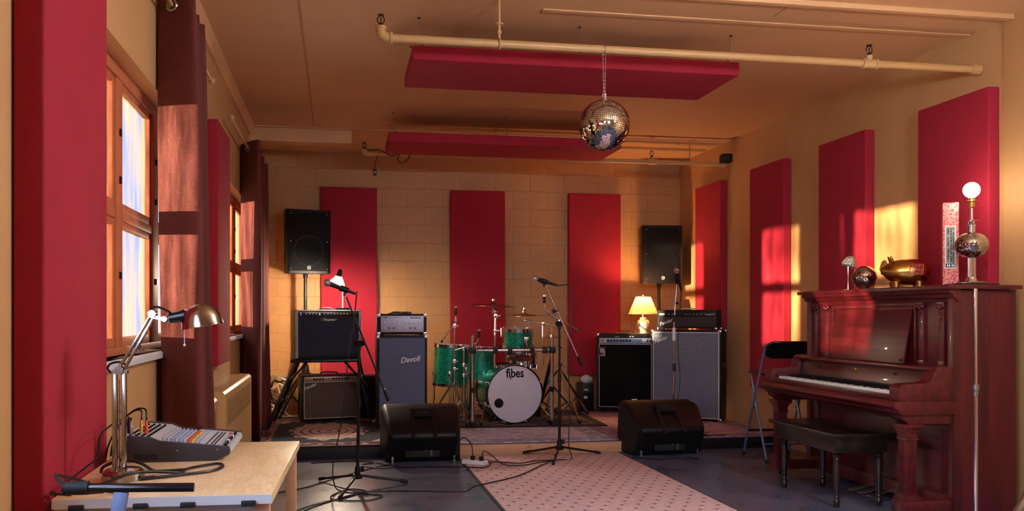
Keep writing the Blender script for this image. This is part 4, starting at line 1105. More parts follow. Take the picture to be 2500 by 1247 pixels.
def cymbal(loc, r, tilt, m, label, bell=0.03):
    Mx = Euler((R(tilt[0]), R(tilt[1]), 0)).to_matrix().to_4x4()
    prof = [(0.007, bell), (0.02, bell*0.97), (r*0.16, bell*0.55), (r*0.19, bell*0.42), (r*0.5, bell*0.25), (r*0.8, bell*0.08), (r, -0.004), (r, -0.0055), (r*0.8, bell*0.08-0.0015), (r*0.5, bell*0.25-0.0015), (r*0.19, bell*0.42-0.0015), (r*0.16, bell*0.55-0.0015), (0.007, bell-0.002), (0.007, bell)]
    return tag(ob('cymbal', MB().lathe(prof, 48, Mx), M[m], loc=loc), label, 'cymbal', 'cymbals')
cymbal((1.522, 8.29, 1.288), 0.225, (2, 3), 'cymdark', 'largest dark cymbal raised high in the middle of the drum kit')
sa_ = thing('cymbal_holder', 'chrome boom arm reaching from the rack post to the small splash cymbal', 'cymbal stand', (2.1, 8.3, 0.85), 0, 'cymbal stands')
ob('tube', MB().cyl((2.03, 8.31, 0.70), (2.03, 8.31, 1.105), 0.010), M['chrome'], sa_, w=True)
ob('boom', MB().cyl((2.16, 8.31, 1.085), (1.845, 8.31, 1.145), 0.008), M['chrome'], sa_, w=True)
clamp(sa_, (2.03, 8.31, 1.108), 0.017)
ob('tilter', MB().cyl((1.85, 8.31, 1.13), (1.838, 8.31, 1.175), 0.011).sph((1.85, 8.31, 1.142), 0.016, 10, 8), M['chrome'], sa_, w=True)
felt(sa_, (1.838, 8.31, 1.222))
cymbal((1.838, 8.31, 1.195), 0.135, (3, -1), 'cym', 'small bronze splash cymbal above the rack tom', 0.045)
hs = thing('cymbal_stand', 'chrome hi-hat stand behind the boom microphone stand', 'cymbal stand', (2.30, 9.0, ZD), 0, 'cymbal stands')
ob('tube', MB().cyl((2.30, 9.0, ZD+0.05), (2.30, 9.0, 0.92), 0.011).cyl((2.30, 9.0, 0.9), (2.30, 9.0, 1.08), 0.004), M['chrome'], hs, w=True)
tripod(hs, 2.30, 9.0, 0.42, 0.27, (90, 210, 330))
ob('clutch', MB().cyl((2.30, 9.0, 1.0), (2.30, 9.0, 1.05), 0.012), M['chrome'], hs, w=True)
cymbal((2.30, 9.0, 0.955), 0.142, (0, 0), 'cym', 'thin hi-hat cymbal behind the boom microphone stand', 0.03)
cymbal((1.80, 8.42, 0.775), 0.15, (12, 3), 'cymdark', 'dark cymbal tilted down in front of the snare drum', 0.03)
# left boom stand without cymbal
ls = thing('cymbal_stand', 'empty chrome cymbal boom stand next to the large floor tom', 'cymbal stand', (1.163, 8.48, ZD), 0, 'cymbal stands')
ob('tube', MB().cyl((1.163, 8.48, ZD+0.05), (1.163, 8.48, 0.75), 0.012).cyl((1.163, 8.48, 0.72), (1.165, 8.48, 1.08), 0.009), M['chrome'], ls, w=True)
tripod(ls, 1.163, 8.48, 0.52, 0.25, (165, 250, 60))
clamp(ls, (1.163, 8.48, 0.735), 0.018); clamp(ls, (1.163, 8.48, 0.66), 0.014); clamp(ls, (1.165, 8.48, 1.09), 0.018)
ob('boom', MB().cyl((1.035, 8.48, 0.93), (1.185, 8.48, 1.135), 0.007), M['chrome'], ls, w=True)
ob('boom_end', MB().cyl((1.03, 8.48, 0.923), (1.045, 8.48, 0.944), 0.011), M['rubber'], ls, w=True)
ob('tilter', MB().cyl((1.175, 8.48, 1.12), (1.176, 8.48, 1.18), 0.011).sph((1.176, 8.48, 1.14), 0.018, 10, 8), M['chrome'], ls, w=True)
felt(ls, (1.178, 8.48, 1.235))
l2 = thing('cymbal_stand', 'short chrome stand with felt-topped arm before the smaller tom', 'cymbal stand', (1.262, 8.36, ZD), 0, 'cymbal stands')
ob('tube', MB().cyl((1.247, 8.40, ZD+0.05), (1.247, 8.40, 0.86), 0.011), M['chrome'], l2, w=True)
tripod(l2, 1.247, 8.40, 0.36, 0.22, (190, 268, 60))
clamp(l2, (1.247, 8.40, 0.60), 0.016); clamp(l2, (1.247, 8.40, 0.70), 0.016); clamp(l2, (1.247, 8.40, 0.865), 0.017)
ob('boom', MB().cyl((1.16, 8.40, 0.85), (1.37, 8.40, 0.915), 0.007).cyl((1.37, 8.40, 0.91), (1.395, 8.40, 0.965), 0.006), M['chrome'], l2, w=True)
felt(l2, (1.398, 8.40, 1.005))
# right boom stand
rs = thing('cymbal_stand', 'large chrome cymbal boom stand with wide tripod right of the bass drum', 'cymbal stand', (2.30, 8.62, ZD), 0, 'cymbal stands')
ob('tube', MB().cyl((2.285, 8.62, ZD+0.05), (2.285, 8.62, 0.70), 0.013).cyl((2.285, 8.62, 0.66), (2.285, 8.62, 1.12), 0.010), M['chrome'], rs, w=True)
clamp(rs, (2.285, 8.62, 0.69), 0.02); clamp(rs, (2.285, 8.62, 0.87), 0.018); clamp(rs, (2.285, 8.62, 1.125), 0.02)
ob('boom', MB().cyl((2.49, 8.62, 1.035), (2.16, 8.62, 1.215), 0.007), M['chrome'], rs, w=True)
ob('boom_end', MB().cyl((2.50, 8.62, 1.03), (2.475, 8.62, 1.043), 0.011), M['rubber'], rs, w=True)
ob('tilter', MB().cyl((2.21, 8.62, 1.19), (2.135, 8.62, 1.255), 0.013).cyl((2.13, 8.62, 1.23), (2.125, 8.62, 1.30), 0.008), M['chrome'], rs, w=True)
felt(rs, (2.122, 8.62, 1.355))
tripod(rs, 2.285, 8.62, 0.62, 0.46, (35, 135, 280))

# ------------------------------------------------------------------ microphones and stands
def mic(p, d, label, L=0.16):
    p, d = Vector(p), Vector(d).normalized()
    t = thing('microphone', label, 'microphone', tuple(p), 0, 'vocal microphones')
    q = d.to_track_quat('Z', 'Y').to_matrix().to_4x4()
    ob('handle', MB().lathe([(0.0001, -L), (0.010, -L), (0.0115, -L+0.01), (0.016, -0.035), (0.018, -0.03), (0.018, -0.024), (0.0001, -0.024)], 18, q), M['black'], t)
    gr = [(0.0182, -0.026)]+[(0.0255*math.cos(a), 0.0255*math.sin(a)) for a in [R(x) for x in (-50, -30, -10, 10, 30, 50, 70, 89)]]
    ob('grille_ball', MB().lathe([(r if r > 1e-4 else 1e-4, z) for r, z in gr], 20, q), mat('mic_mesh', (190, 190, 195), 0.35, 0.9, bump=0.8, bs=600, bd=0.002) if 'micmesh' not in M else M['micmesh'], t)
    ob('band', MB().lathe([(0.0262, -0.004), (0.0268, 0), (0.0262, 0.004)], 20, q), M['chrome'], t)
    ob('plug', MB().lathe([(0.0001, -L-0.045), (0.007, -L-0.045), (0.0095, -L-0.03), (0.0095, -L), (0.0001, -L)], 14, q), M['blackmetal'], t)
    return p-d*(L+0.045)
def mic_stand(c, feet_, pivot, b0, b1, label, z0=0.0, ph=None, m='blackmetal', bm='blackmetal'):
    """c: hub centre xy; boom from b0 (rear end) to b1 (clip end) through pivot"""
    t = thing('microphone_stand', label, 'mic stand', (c[0], c[1], z0), 0, 'microphone stands')
    zh = z0+0.10
    for f in feet_:
        lg = ob('leg', MB().cyl((c[0], c[1], zh-0.01), (f[0], f[1], z0+0.021), 0.009), M[m], t, w=True)
        d = Vector((f[0]-c[0], f[1]-c[1], -0.08)).normalized()
        fp = Vector((f[0], f[1], z0+0.021))
        ob('rubber_foot', MB().cyl(fp-d*0.02, fp+d*0.03, 0.0125), M['rubber'], lg, w=True)
    ob('hub', MB().cyl((c[0], c[1], zh-0.035), (c[0], c[1], zh+0.05), 0.024, 0.017).cyl((c[0], c[1], zh-0.035), (c[0], c[1], zh-0.005), 0.034), M['black'], t, w=True)
    ob('locking_screw', MB().box(c[0]+0.02, c[0]+0.045, c[1]-0.004, c[1]+0.004, zh+0.01, zh+0.05), M['black'], t, bev=0.003, w=True)
    pv = Vector(pivot)
    zm = z0+(pv.z-z0)*0.6 if ph is None else ph
    ob('pole', MB().cyl((c[0], c[1], zh), (pv.x, pv.y, zm), 0.0115).cyl((pv.x, pv.y, zm-0.02), (pv.x, pv.y, pv.z-0.02), 0.0085), M[m], t, w=True)
    ob('pole_clutch', MB().cyl((pv.x, pv.y, zm-0.04), (pv.x, pv.y, zm+0.03), 0.017, 0.014), M['black'], t, w=True)
    if b0 is not None:
        ob('pivot_clamp', MB().cyl((pv.x-0.02, pv.y-0.02, pv.z), (pv.x+0.02, pv.y+0.02, pv.z), 0.022).cyl((pv.x, pv.y, pv.z-0.045), (pv.x, pv.y, pv.z), 0.014).cyl((pv.x+0.02, pv.y+0.02, pv.z), (pv.x+0.035, pv.y+0.035, pv.z), 0.016), M['blackmetal'], t, w=True)
        ob('boom_arm', MB().cyl(b0, b1, 0.0065), M[bm], t, w=True)
        d = (Vector(b1)-Vector(b0)).normalized()
        ob('counterweight', MB().cyl(Vector(b0), Vector(b0)+d*0.085, 0.0115), M['blackmetal'], t, w=True)
        ob('boom_knob', MB().cyl(pv+d*0.10, pv+d*0.13, 0.012).cyl(pv+d*0.115, pv+d*0.115+Vector((0.04, 0, 0.005)), 0.008), M['black'], t, w=True)
    return t
def clip(t, p, d):
    p, d = Vector(p), Vector(d).normalized()
    ob('mic_clip', MB().cyl(p-d*0.03, p+d*0.03, 0.02, 0.022).cyl(p-Vector((0, 0, 0.045)), p, 0.009), M['black'], t, w=True)
s1 = mic_stand((0.145, 6.0), [(-0.10, 6.27), (0.47, 6.08), (0.03, 5.65)], (0.155, 6.0, 1.0), (0.36, 6.0, 0.60), (0.068, 6.0, 1.325), 'black boom microphone stand on the bare floor beside the table')
d1 = Vector((-0.17, 0, 0.065)).normalized()
clip(s1, (0.055, 6.0, 1.375), d1)
e1 = mic(Vector((0.055, 6.0, 1.375))+d1*0.125, d1, 'microphone on the boom stand in front of the stacked combo amps')
s2_ = mic_stand((1.84, 6.95), [(1.60, 7.135), (2.19, 7.02), (1.70, 6.60)], (1.84, 6.95, 1.125), (2.035, 6.95, 0.775), (1.72, 6.95, 1.435), 'black boom microphone stand on the pink runner before the bass drum', z0=0.0085, bm='chrome')
d2 = Vector((-0.17, 0, 0.05)).normalized()
clip(s2_, (1.708, 6.95, 1.478), d2)
e2 = mic(Vector((1.708, 6.95, 1.478))+d2*0.085, d2, 'microphone on the boom stand in front of the bass drum')
s3 = mic_stand((3.07, 7.52), [(2.83, 7.70), (3.33, 7.62), (3.08, 7.24)], (3.085, 7.52, 1.16), None, None, 'slim chrome microphone stand in front of the tall silver-grilled cabinet', 0.113, 0.72, m='chrome')
ob('upper_arm', MB().cyl((3.085, 7.52, 1.14), (3.112, 7.52, 1.50), 0.006), M['chrome'], s3, w=True)
ob('arm_knob', MB().cyl((3.095, 7.52, 1.305), (3.125, 7.52, 1.305), 0.011), M['black'], s3, w=True)
ob('arm_clutch', MB().cyl((3.085, 7.52, 1.13), (3.085, 7.52, 1.2), 0.012), M['black'], s3, w=True)
ob('grip', MB().cyl((3.083, 7.52, 0.96), (3.083, 7.52, 1.08), 0.015), M['white'], s3, w=True)
clip(s3, (3.112, 7.52, 1.525), (-0.1, -0.1, 0.3))
e3 = mic((3.098, 7.50, 1.61), (-0.15, -0.1, 0.4), 'microphone on the slim stand below the loudspeaker in the far corner')

def cable(pts, label, r=0.0045, m='cable', k=7, name='cable', grp='loose cables'):
    return tag(ob(name, MB().tube(cr(pts, k), r, 6), M[m]), label, 'cable', grp)
def onfloor(pts, z=0.006): return [(x, y, z) for x, y in pts]
cable([e1, (0.14, 6.0, 1.35), (0.125, 5.99, 1.2), (0.075, 5.93, 0.85), (0.04, 5.9, 0.5), (-0.02, 5.88, 0.2), (-0.01, 5.85, 0.05)]+onfloor([(0.05, 5.85), (0.2, 5.75), (0.3, 5.68), (0.2, 5.56), (0.0, 5.60), (-0.03, 5.74), (0.09, 5.93), (0.2, 5.84), (0.1, 5.72), (-0.2, 5.4), (-0.42, 4.95), (-0.5, 4.5)]), 'black microphone cable dropping beside the near boom stand and looping at its foot')
cable(onfloor([(-0.45, 4.62), (-0.2, 5.32), (0.05, 5.68), (0.25, 5.83), (0.55, 5.80), (0.85, 5.74)])+onfloor([(0.96, 5.86)], 0.014)+onfloor([(1.3, 6.15), (1.58, 6.55), (1.75, 6.80), (1.80, 6.90)], 0.014), 'black cable running from below the table across the floor to the runner')
cable([e2, (1.94, 6.96, 1.43), (1.955, 6.97, 1.2), (1.93, 6.99, 0.8), (1.945, 7.0, 0.4), (1.93, 6.99, 0.12)]+onfloor([(1.92, 6.86), (1.80, 6.80), (1.6, 6.79), (1.45, 6.70), (1.30, 6.78), (1.22, 6.80)], 0.014), 'black microphone cable hanging down the boom stand before the bass drum')
cable([e3, (3.15, 7.5, 1.42), (3.13, 7.5, 1.2), (3.11, 7.49, 0.9), (3.13, 7.49, 0.6), (3.10, 7.49, 0.3), (3.14, 7.45, 0.119), (3.25, 7.40, 0.119), (3.40, 7.43, 0.119)], 'black cable hanging down the slim chrome microphone stand', 0.0035)
cable(onfloor([(-0.2, 7.02), (0.1, 7.06), (0.3, 6.98), (0.2, 6.86), (0.34, 6.70), (0.46, 6.74), (0.42, 6.82), (0.30, 6.74), (0.0, 6.35), (-0.2, 6.05), (-0.38, 5.9)]), 'black cable curling on the floor left of the wedge monitor')
cable(onfloor([(0.32, 6.95), (0.52, 6.72), (0.75, 6.70), (0.93, 6.66)])+onfloor([(0.99, 6.60), (1.12, 6.55), (1.2, 6.66), (1.22, 6.9)], 0.014), 'black cable lying in front of the left wedge monitor')
cable(onfloor([(2.45, 6.86), (2.62, 6.72), (2.75, 6.75), (2.95, 6.68), (2.90, 6.80)]), 'black cable lying in front of the right wedge monitor')
cable([(3.12, 7.30, 0.118), (3.25, 7.35, 0.118), (3.30, 7.26, 0.118), (3.2, 7.225, 0.118), (3.45, 7.235, 0.118)], 'black cable on the pink rug beside the right wedge monitor')
# power strip
ps = thing('power_strip', 'white power strip with two plugs lying at the runner corner', 'power strip', (1.09, 6.74, 0.0), -38)
ob('body', MB().box(-0.10, 0.10, -0.045, 0.045, 0.009, 0.042), M['white'], ps, bev=0.008, seg=3)
for x in (-0.02, 0.06):
    ob('plug', MB().box(x-0.015, x+0.015, -0.014, 0.014, 0.04, 0.075), M['rubber'], ps, bev=0.005)
    ob('socket', MB().cyl((x-0.05, 0, 0.042), (x-0.05, 0, 0.0435), 0.014), M['cream'], ps)
cable([(1.075, 6.75, 0.075), (1.07, 6.80, 0.16), (1.02, 6.88, 0.20), (0.97, 6.90, 0.14), (0.95, 6.88, 0.04), (0.90, 6.88, 0.006)], 'black power cord arching from the power strip to the left wedge monitor')
cable([(1.14, 6.70, 0.075), (1.16, 6.72, 0.115), (1.21, 6.70, 0.09), (1.30, 6.62, 0.022), (1.45, 6.60, 0.015), (1.6, 6.70, 0.015), (1.72, 6.76, 0.015)], 'black power cord running from the power strip along the runner')
# cable heap at the wall behind the amp stand
random.seed(3)
for j in range(3):
    pts = []
    for i in range(26):
        a = i*0.75+j
        pts.append((-0.60+0.11*math.cos(a)+random.uniform(-.02, .02), 9.47+0.03*math.sin(a*1.7), 0.42+0.13*math.sin(a)+random.uniform(-.04, .04)-0.05*j))
    pts += [(-0.55, 9.45, 0.2), (-0.5-0.05*j, 9.4, 0.118), (-0.4, 9.35, 0.118)]
    cable(pts, ['pale grey cable coil hanging on the block wall behind the amp stand', 'black cable coil hanging on the block wall behind the amp stand', 'white cable coil hanging on the block wall behind the amp stand'][j], 0.006, ('steel', 'cable', 'cream')[j], 4, 'coiled_cable', 'hanging cable coils')

# ------------------------------------------------------------------ lamps on the stage
def point(name, loc, col, e, r, parent=None):
    l = bpy.data.lights.new(name, 'POINT'); l.energy = e; l.color = col; l.shadow_soft_size = r
    o = bpy.data.objects.new(name, l); C.objects.link(o); o.location = loc
    if parent: o.parent = parent
    return o
tl = thing('table_lamp', 'lit table lamp with cream pleated shade and white jar base on the bass combo', 'lamp', (3.385, 9.14, 0.993))
ob('base', MB().lathe([(0.0001, 0), (0.058, 0), (0.06, 0.006), (0.052, 0.014), (0.046, 0.02), (0.062, 0.05), (0.072, 0.085), (0.072, 0.115), (0.060, 0.142), (0.036, 0.155), (0.032, 0.162), (0.038, 0.168), (0.038, 0.176), (0.0001, 0.178)], 28), mat('jar_ceramic', (226, 214, 188), 0.3, var=0.06, vs=20), tl)
ob('socket', MB().cyl((0, 0, 0.176), (0, 0, 0.23), 0.015), M['brass'], tl)
t = NT('lampshade')
dif = t.n('ShaderNodeBsdfDiffuse'); dif.inputs[0].default_value = lin((206, 146, 78))+(1,)
trl = t.n('ShaderNodeBsdfTranslucent'); trl.inputs[0].default_value = lin((250, 200, 120))+(1,)
mx = t.n('ShaderNodeMixShader'); mx.inputs[0].default_value = 0.22
t.t.links.new(dif.outputs[0], mx.inputs[1]); t.t.links.new(trl.outputs[0], mx.inputs[2]); t.t.links.new(mx.outputs[0], t.out.inputs[0])
M['shade'] = t.m
t = NT('white_shade')
dif = t.n('ShaderNodeBsdfDiffuse'); dif.inputs[0].default_value = (0.85, 0.85, 0.86, 1)
trl = t.n('ShaderNodeBsdfTranslucent'); trl.inputs[0].default_value = (0.95, 0.93, 0.9, 1)
mx = t.n('ShaderNodeMixShader'); mx.inputs[0].default_value = 0.35
t.t.links.new(dif.outputs[0], mx.inputs[1]); t.t.links.new(trl.outputs[0], mx.inputs[2]); t.t.links.new(mx.outputs[0], t.out.inputs[0])
M['glowshade'] = t.m
sh_ = ob('lamp_shade', MB().lathe([(0.163, 0.215), (0.082, 0.408)], 16), M['shade'], tl, sm=0)
M['trim'] = mat('shade_trim', (235, 210, 160), 0.8)
ob('bottom_trim', MB().lathe([(0.160, 0.213), (0.166, 0.213), (0.164, 0.222), (0.159, 0.222), (0.160, 0.213)], 32), M['trim'], sh_)
ob('top_trim', MB().lathe([(0.079, 0.402), (0.085, 0.402), (0.084, 0.41), (0.079, 0.41), (0.079, 0.402)], 32), M['trim'], sh_)
ob('bulb', MB().lathe([(0.0001, 0.352), (0.02, 0.345), (0.03, 0.318), (0.024, 0.29), (0.013, 0.262), (0.013, 0.23)], 16), bulb_mat('warm_bulb', (1, 0.72, 0.35), 8), tl)
ob('finial', MB().cyl((0, 0, 0.36), (0, 0, 0.425), 0.003).sph((0, 0, 0.43), 0.010, 10, 8), M['brass'], tl)
point('table_lamp_light', (3.385, 9.14, 1.345), (1.0, 0.52, 0.22), 17, 0.03)
# reflector lamp on the raised combo
rl = thing('reflector_lamp', 'small bright reflector lamp standing on the raised combo amp', 'lamp', (0.055, 8.70, 1.248))
ob('base', MB().box(-0.06, 0.075, -0.045, 0.045, 0, 0.022), M['black'], rl, bev=0.004)
ob('stem', MB().tube(cr([(0.01, 0, 0.02), (0.012, 0.0, 0.14), (0.015, 0.0, 0.27), (-0.005, 0, 0.33), (-0.02, 0, 0.36)], 5), 0.006), M['white'], rl)
Rm = Matrix.Translation((-0.03, 0, 0.335)) @ Matrix.Rotation(R(14), 4, 'Y')
ob('socket', MB().lathe([(0.0001, 0.075), (0.012, 0.075), (0.02, 0.06), (0.026, 0.02), (0.026, 0.0), (0.0001, 0.0)], 18, Rm), M['black'], rl)
ob('reflector_shade', MB().lathe([(0.028, 0.0), (0.045, -0.02), (0.075, -0.06), (0.088, -0.10), (0.0865, -0.10), (0.073, -0.06), (0.043, -0.02), (0.026, 0.0)], 32, Rm), M['glowshade'], rl)
for k in range(9):
    a = 2*PI*k/9
    ob('vent_hole', MB().cyl((0.033*math.cos(a), 0.033*math.sin(a), -0.006), (0.036*math.cos(a), 0.036*math.sin(a), -0.0035), 0.0045, n=8).xf(Rm), bulb_mat('vent_glow', (1, 0.95, 0.85), 6) if 'ventg' not in M else M['ventg'], rl)
ob('bulb', MB().sph((0, 0, -0.07), 0.032, 16, 12).xf(Rm), bulb_mat('cool_bulb', (1, 0.93, 0.82), 40), rl)
p_ = Rm @ Vector((0, 0, -0.115)); point('reflector_lamp_light', (0.055+p_.x, 8.70+p_.y, 1.248+p_.z), (1.0, 0.80, 0.58), 26, 0.04)
# ------------------------------------------------------------------ table by the window wall
tb = thing('work_table', 'small table with pale birch top under the mixer and desk lamp', 'table', (-0.42, 2.73, 0))
ob('table_top', MB().add([(-0.70, 2.285, 0.713), (-0.163, 2.265, 0.713), (-0.132, 3.19, 0.713), (-0.72, 3.19, 0.713), (-0.70, 2.285, 0.74), (-0.163, 2.265, 0.74), (-0.132, 3.19, 0.74), (-0.72, 3.19, 0.74)],
                        [(0, 3, 2, 1), (4, 5, 6, 7), (0, 1, 5, 4), (1, 2, 6, 5), (2, 3, 7, 6), (3, 0, 4, 7)]), M['birch'], tb, bev=0.002, w=True)
ob('edge_band', MB().add([(-0.70, 2.283, 0.714), (-0.163, 2.263, 0.714), (-0.163, 2.266, 0.714), (-0.70, 2.286, 0.714), (-0.70, 2.283, 0.738), (-0.163, 2.263, 0.738), (-0.163, 2.266, 0.738), (-0.70, 2.286, 0.738)],
                        [(0, 3, 2, 1), (4, 5, 6, 7), (0, 1, 5, 4), (1, 2, 6, 5), (2, 3, 7, 6), (3, 0, 4, 7)]), M['edge'], tb, w=True)
ob('modesty_panel', MB().box(-0.66, -0.195, 2.318, 2.334, 0.30, 0.713), M['laminate'], tb, bev=0.002, w=True)
for x, y in ((-0.19, 2.325), (-0.68, 2.325), (-0.16, 3.16), (-0.69, 3.16)):
    ob('leg', MB().box(x-0.018, x+0.018, y-0.03, y+0.02, 0.0, 0.713), M['pine'], tb, bev=0.003, w=True)
for x in (-0.59, -0.407, -0.225): ob('screw', MB().cyl((x, 2.315, 0.695), (x, 2.319, 0.695), 0.006, n=12), M['steel'], tb, w=True)
for x in (-0.641, -0.487, -0.372, -0.222):
    ob('cable_clip', MB().box(x-0.018, x+0.018, 2.255+(-0.22-x)*0.037, 2.29+(-0.22-x)*0.037, 0.710, 0.724), M['rubber'], tb, bev=0.003, w=True)

# ------------------------------------------------------------------ mixing desk
mx_ = thing('mixing_desk', 'grey mixing desk crowded with knobs on the birch table', 'mixer', (-0.49, 2.985, 0.7405))
X0, X1, Y0, Y1 = -0.655, -0.33, 2.80, 3.17
side = [(X0, 0.741), (X1-0.045, 0.741), (X1-0.005, 0.757), (X1, 0.768), (X1-0.004, 0.784), (X0+0.11, 0.806), (X0+0.085, 0.818), (X0, 0.826)]
M['mixgrey'] = mat('mixer_grey', (54, 47, 50), 0.45, var=0.05)
for y0, y1 in ((Y0, Y0+0.012), (Y1-0.012, Y1)):
    ob('side_cheek', MB().prism(side, 'y', y0, y1), M['mixgrey'], mx_, bev=0.002, w=True)
inner = [(a, b-0.004 if b > 0.76 else b) for a, b in side]
ob('chassis', MB().prism(inner, 'y', Y0+0.012, Y1-0.012), mat('mixer_face', (186, 188, 196), 0.4, 0.1), mx_, w=True)
vt = MB()
for i in range(17): vt.box(X0+0.035+i*0.0042, X0+0.0375+i*0.0042, Y0-0.0006, Y0+0.001, 0.748, 0.766)
o = ob('vent_slots', vt, M['dark'], mx_, w=True, fix=False); o['kind'] = 'stuff'
for x in (X0+0.165, X0+0.285): ob('side_screw', MB().cyl((x, Y0-0.001, 0.775), (x, Y0+0.002, 0.775), 0.0028, n=8), M['steel'], mx_, w=True)
def top_z(x):
    if x < X0+0.085: return 0.822+(x-X0)/(0.085)*(-0.008)
    if x < X0+0.11: return 0.814-(x-X0-0.085)/0.025*0.012
    return 0.802-(x-X0-0.11)/(X1-X0-0.114)*0.022
up = Matrix.Rotation(R(5), 4, 'Y')
def mk(r, h, m): return mesh('knob', MB().lathe([(0.0001, 0), (r, 0), (r*0.85, h*0.75), (r*0.75, h), (0.0001, h)], 8), m)
kb = {c_: mk(0.0052, 0.013, m_) for c_, m_ in (('blue', mat('knob_blue', (150, 165, 205), 0.4)), ('grey', mat('knob_grey', (176, 178, 186), 0.4)), ('red', mat('knob_red', (205, 90, 60), 0.4)), ('yellow', mat('knob_yellow', (215, 180, 90), 0.4)))}
bt = mk(0.0025, 0.004, M['blackgloss'])
jk = mk(0.0045, 0.006, M['blackgloss'])
cols = ['grey', 'grey', 'blue', 'grey', 'blue', 'grey', 'red', 'yellow', 'grey', 'grey']
for i in range(10):
    x = X0+0.118+i*0.0125
    for j in range(9):
        ob('knob', kb[cols[i]], None, mx_, loc=Vector((x, Y0+0.03+j*0.028, top_z(x)))-mx_.location)
for j in range(11):
    y = Y0+0.028+j*0.0275
    for x in (X0+0.248, X0+0.262, X0+0.272):
        ob('button', bt, None, mx_, loc=Vector((x, y, top_z(x)))-mx_.location)
    x = X0+0.296
    fd = ob('fader_slot', MB().box(x-0.018, x+0.016, y-0.0014, y+0.0014, top_z(x)-0.001, top_z(x)+0.0012), M['dark'], mx_, w=True)
    xo = X0+0.306-(0.012 if j == 9 else 0)
    ob('fader_cap', MB().box(xo-0.005, xo+0.005, y-0.005, y+0.005, top_z(xo)+0.001, top_z(xo)+0.0095), M['led'] if j in (3, 7) else (M['blackgloss'] if j != 9 else kb['red'].materials[0]), fd, bev=0.0015, w=True)
for i in range(4):
    for j in range(10):
        x = X0+0.018+i*0.018
        ob('jack', jk, None, mx_, loc=Vector((x, Y0+0.03+j*0.03, top_z(x)))-mx_.location)
ob('meter_block', MB().box(X0+0.125, X0+0.19, Y1-0.075, Y1-0.03, 0.800, 0.808), M['blackgloss'], mx_, bev=0.002, w=True)
def plug(x, y, m, label, h=0.042):
    t = thing('cable_plug', label, 'plug', (x, y, top_z(x)+0.0065), 0, 'plugs in the mixing desk')
    ob('shell', MB().lathe([(0.0001, 0), (0.0055, 0), (0.0062, 0.004), (0.0062, h*0.6), (0.0042, h*0.7), (0.0038, h), (0.0001, h)], 12), m, t)
    ob('boot', MB().cyl((0, 0, h), (0.001, 0.0, h+0.008), 0.003, n=8), M['cable'], t)
plug(X0+0.045, Y0+0.06, mat('plug_yellow', (226, 190, 70), 0.4), 'yellow plug in the mixing desk')
plug(X0+0.06, Y0+0.06, mat('plug_orange', (226, 78, 40), 0.4), 'orange plug in the mixing desk')
for i, (dx, dy, m_, l_) in enumerate([(0.008, 0.01, 'black', 'black plug at the rear corner of the mixing desk'), (0.012, 0.035, 'blackmetal', 'dark metal plug near the rear edge of the mixing desk'), (0.024, 0.012, 'steel', 'silver-collared plug near the lamp arm in the mixing desk')]):
    plug(X0+dx, Y0+dy, M[m_], l_, 0.045)
cable([(X0+0.046, Y0+0.06, 0.87), (X0+0.04, Y0+0.075, 0.895), (X0+0.01, Y0+0.09, 0.888), (X0-0.03, Y0+0.10, 0.85), (X0-0.055, Y0+0.07, 0.79), (X0-0.06, Y0+0.05, 0.748)], 'thin black cord rising from the yellow plug behind the desk lamp', 0.0028)
cable([(X0+0.061, Y0+0.06, 0.87), (X0+0.052, Y0+0.08, 0.898), (X0+0.015, Y0+0.10, 0.893), (X0-0.03, Y0+0.115, 0.85), (X0-0.05, Y0+0.10, 0.79), (X0-0.055, Y0+0.09, 0.748)], 'thin black cord rising from the orange plug behind the desk lamp', 0.0028)

# ------------------------------------------------------------------ desk lamp
dl = thing('desk_lamp', 'nickel jointed desk lamp with dome shade on the birch table', 'lamp', (-0.585, 2.52, 0.7405))
LX, LY = -0.585, 2.52
ob('base', MB().lathe([(0.0001, 0), (0.054, 0), (0.056, 0.004), (0.055, 0.022), (0.047, 0.030), (0.0001, 0.034)], 32), M['nickel'], dl)
ob('post', MB().cyl((LX-0.016, LY, 0.762), (LX-0.016, LY, 0.80), 0.008), M['nickel'], dl, w=True)
for dx in (-0.022, 0.002):
    ob('lower_arm', MB().bar((LX+dx, LY, 0.775), (LX+dx-0.001, LY, 1.045), 0.014, 0.012, (0, 1, 0)), M['nickel'], dl, bev=0.002, w=True)
ob('spring', MB().tube([(LX-0.011+0.0035*math.cos(i*0.9), LY+0.0035*math.sin(i*0.9), 0.80+i*0.0011) for i in range(150)], 0.0008, 4), M['steel'], dl, w=True)
ob('pull_rod', MB().cyl((LX-0.011, LY, 0.79), (LX-0.011, LY, 1.02), 0.0015, n=6).cyl((LX-0.02, LY, 0.93), (LX, LY, 0.93), 0.003, n=6), M['steel'], dl, w=True)
ob('elbow_joint', MB().cyl((LX-0.01, LY-0.014, 1.045), (LX-0.01, LY+0.014, 1.045), 0.012).box(LX-0.03, LY*0+LX+0.012, LY-0.009, LY+0.009, 1.036, 1.046), M['nickel'], dl, w=True)
for dz in (0.0, 0.012):
    ob('upper_arm', MB().bar((LX-0.012+dz, LY, 1.05-dz*0.5), (-0.513+dz*0.8, LY, 1.198-dz*0.3), 0.009, 0.007, (0, 1, 0)), M['nickel'], dl, bev=0.0015, w=True)
ob('arm_clip', MB().bar((LX+0.028, LY, 1.116), (LX+0.046, LY, 1.108), 0.013, 0.006, (0, 1, 0)), M['blackmetal'], dl, w=True)
ob('head_joint', MB().cyl((-0.508, LY-0.013, 1.202), (-0.508, LY+0.013, 1.202), 0.011).bar((-0.508, LY, 1.195), (-0.47, LY, 1.186), 0.012, 0.010).cyl((-0.475, LY-0.012, 1.188), (-0.475, LY+0.012, 1.188), 0.008), M['nickel'], dl, w=True)
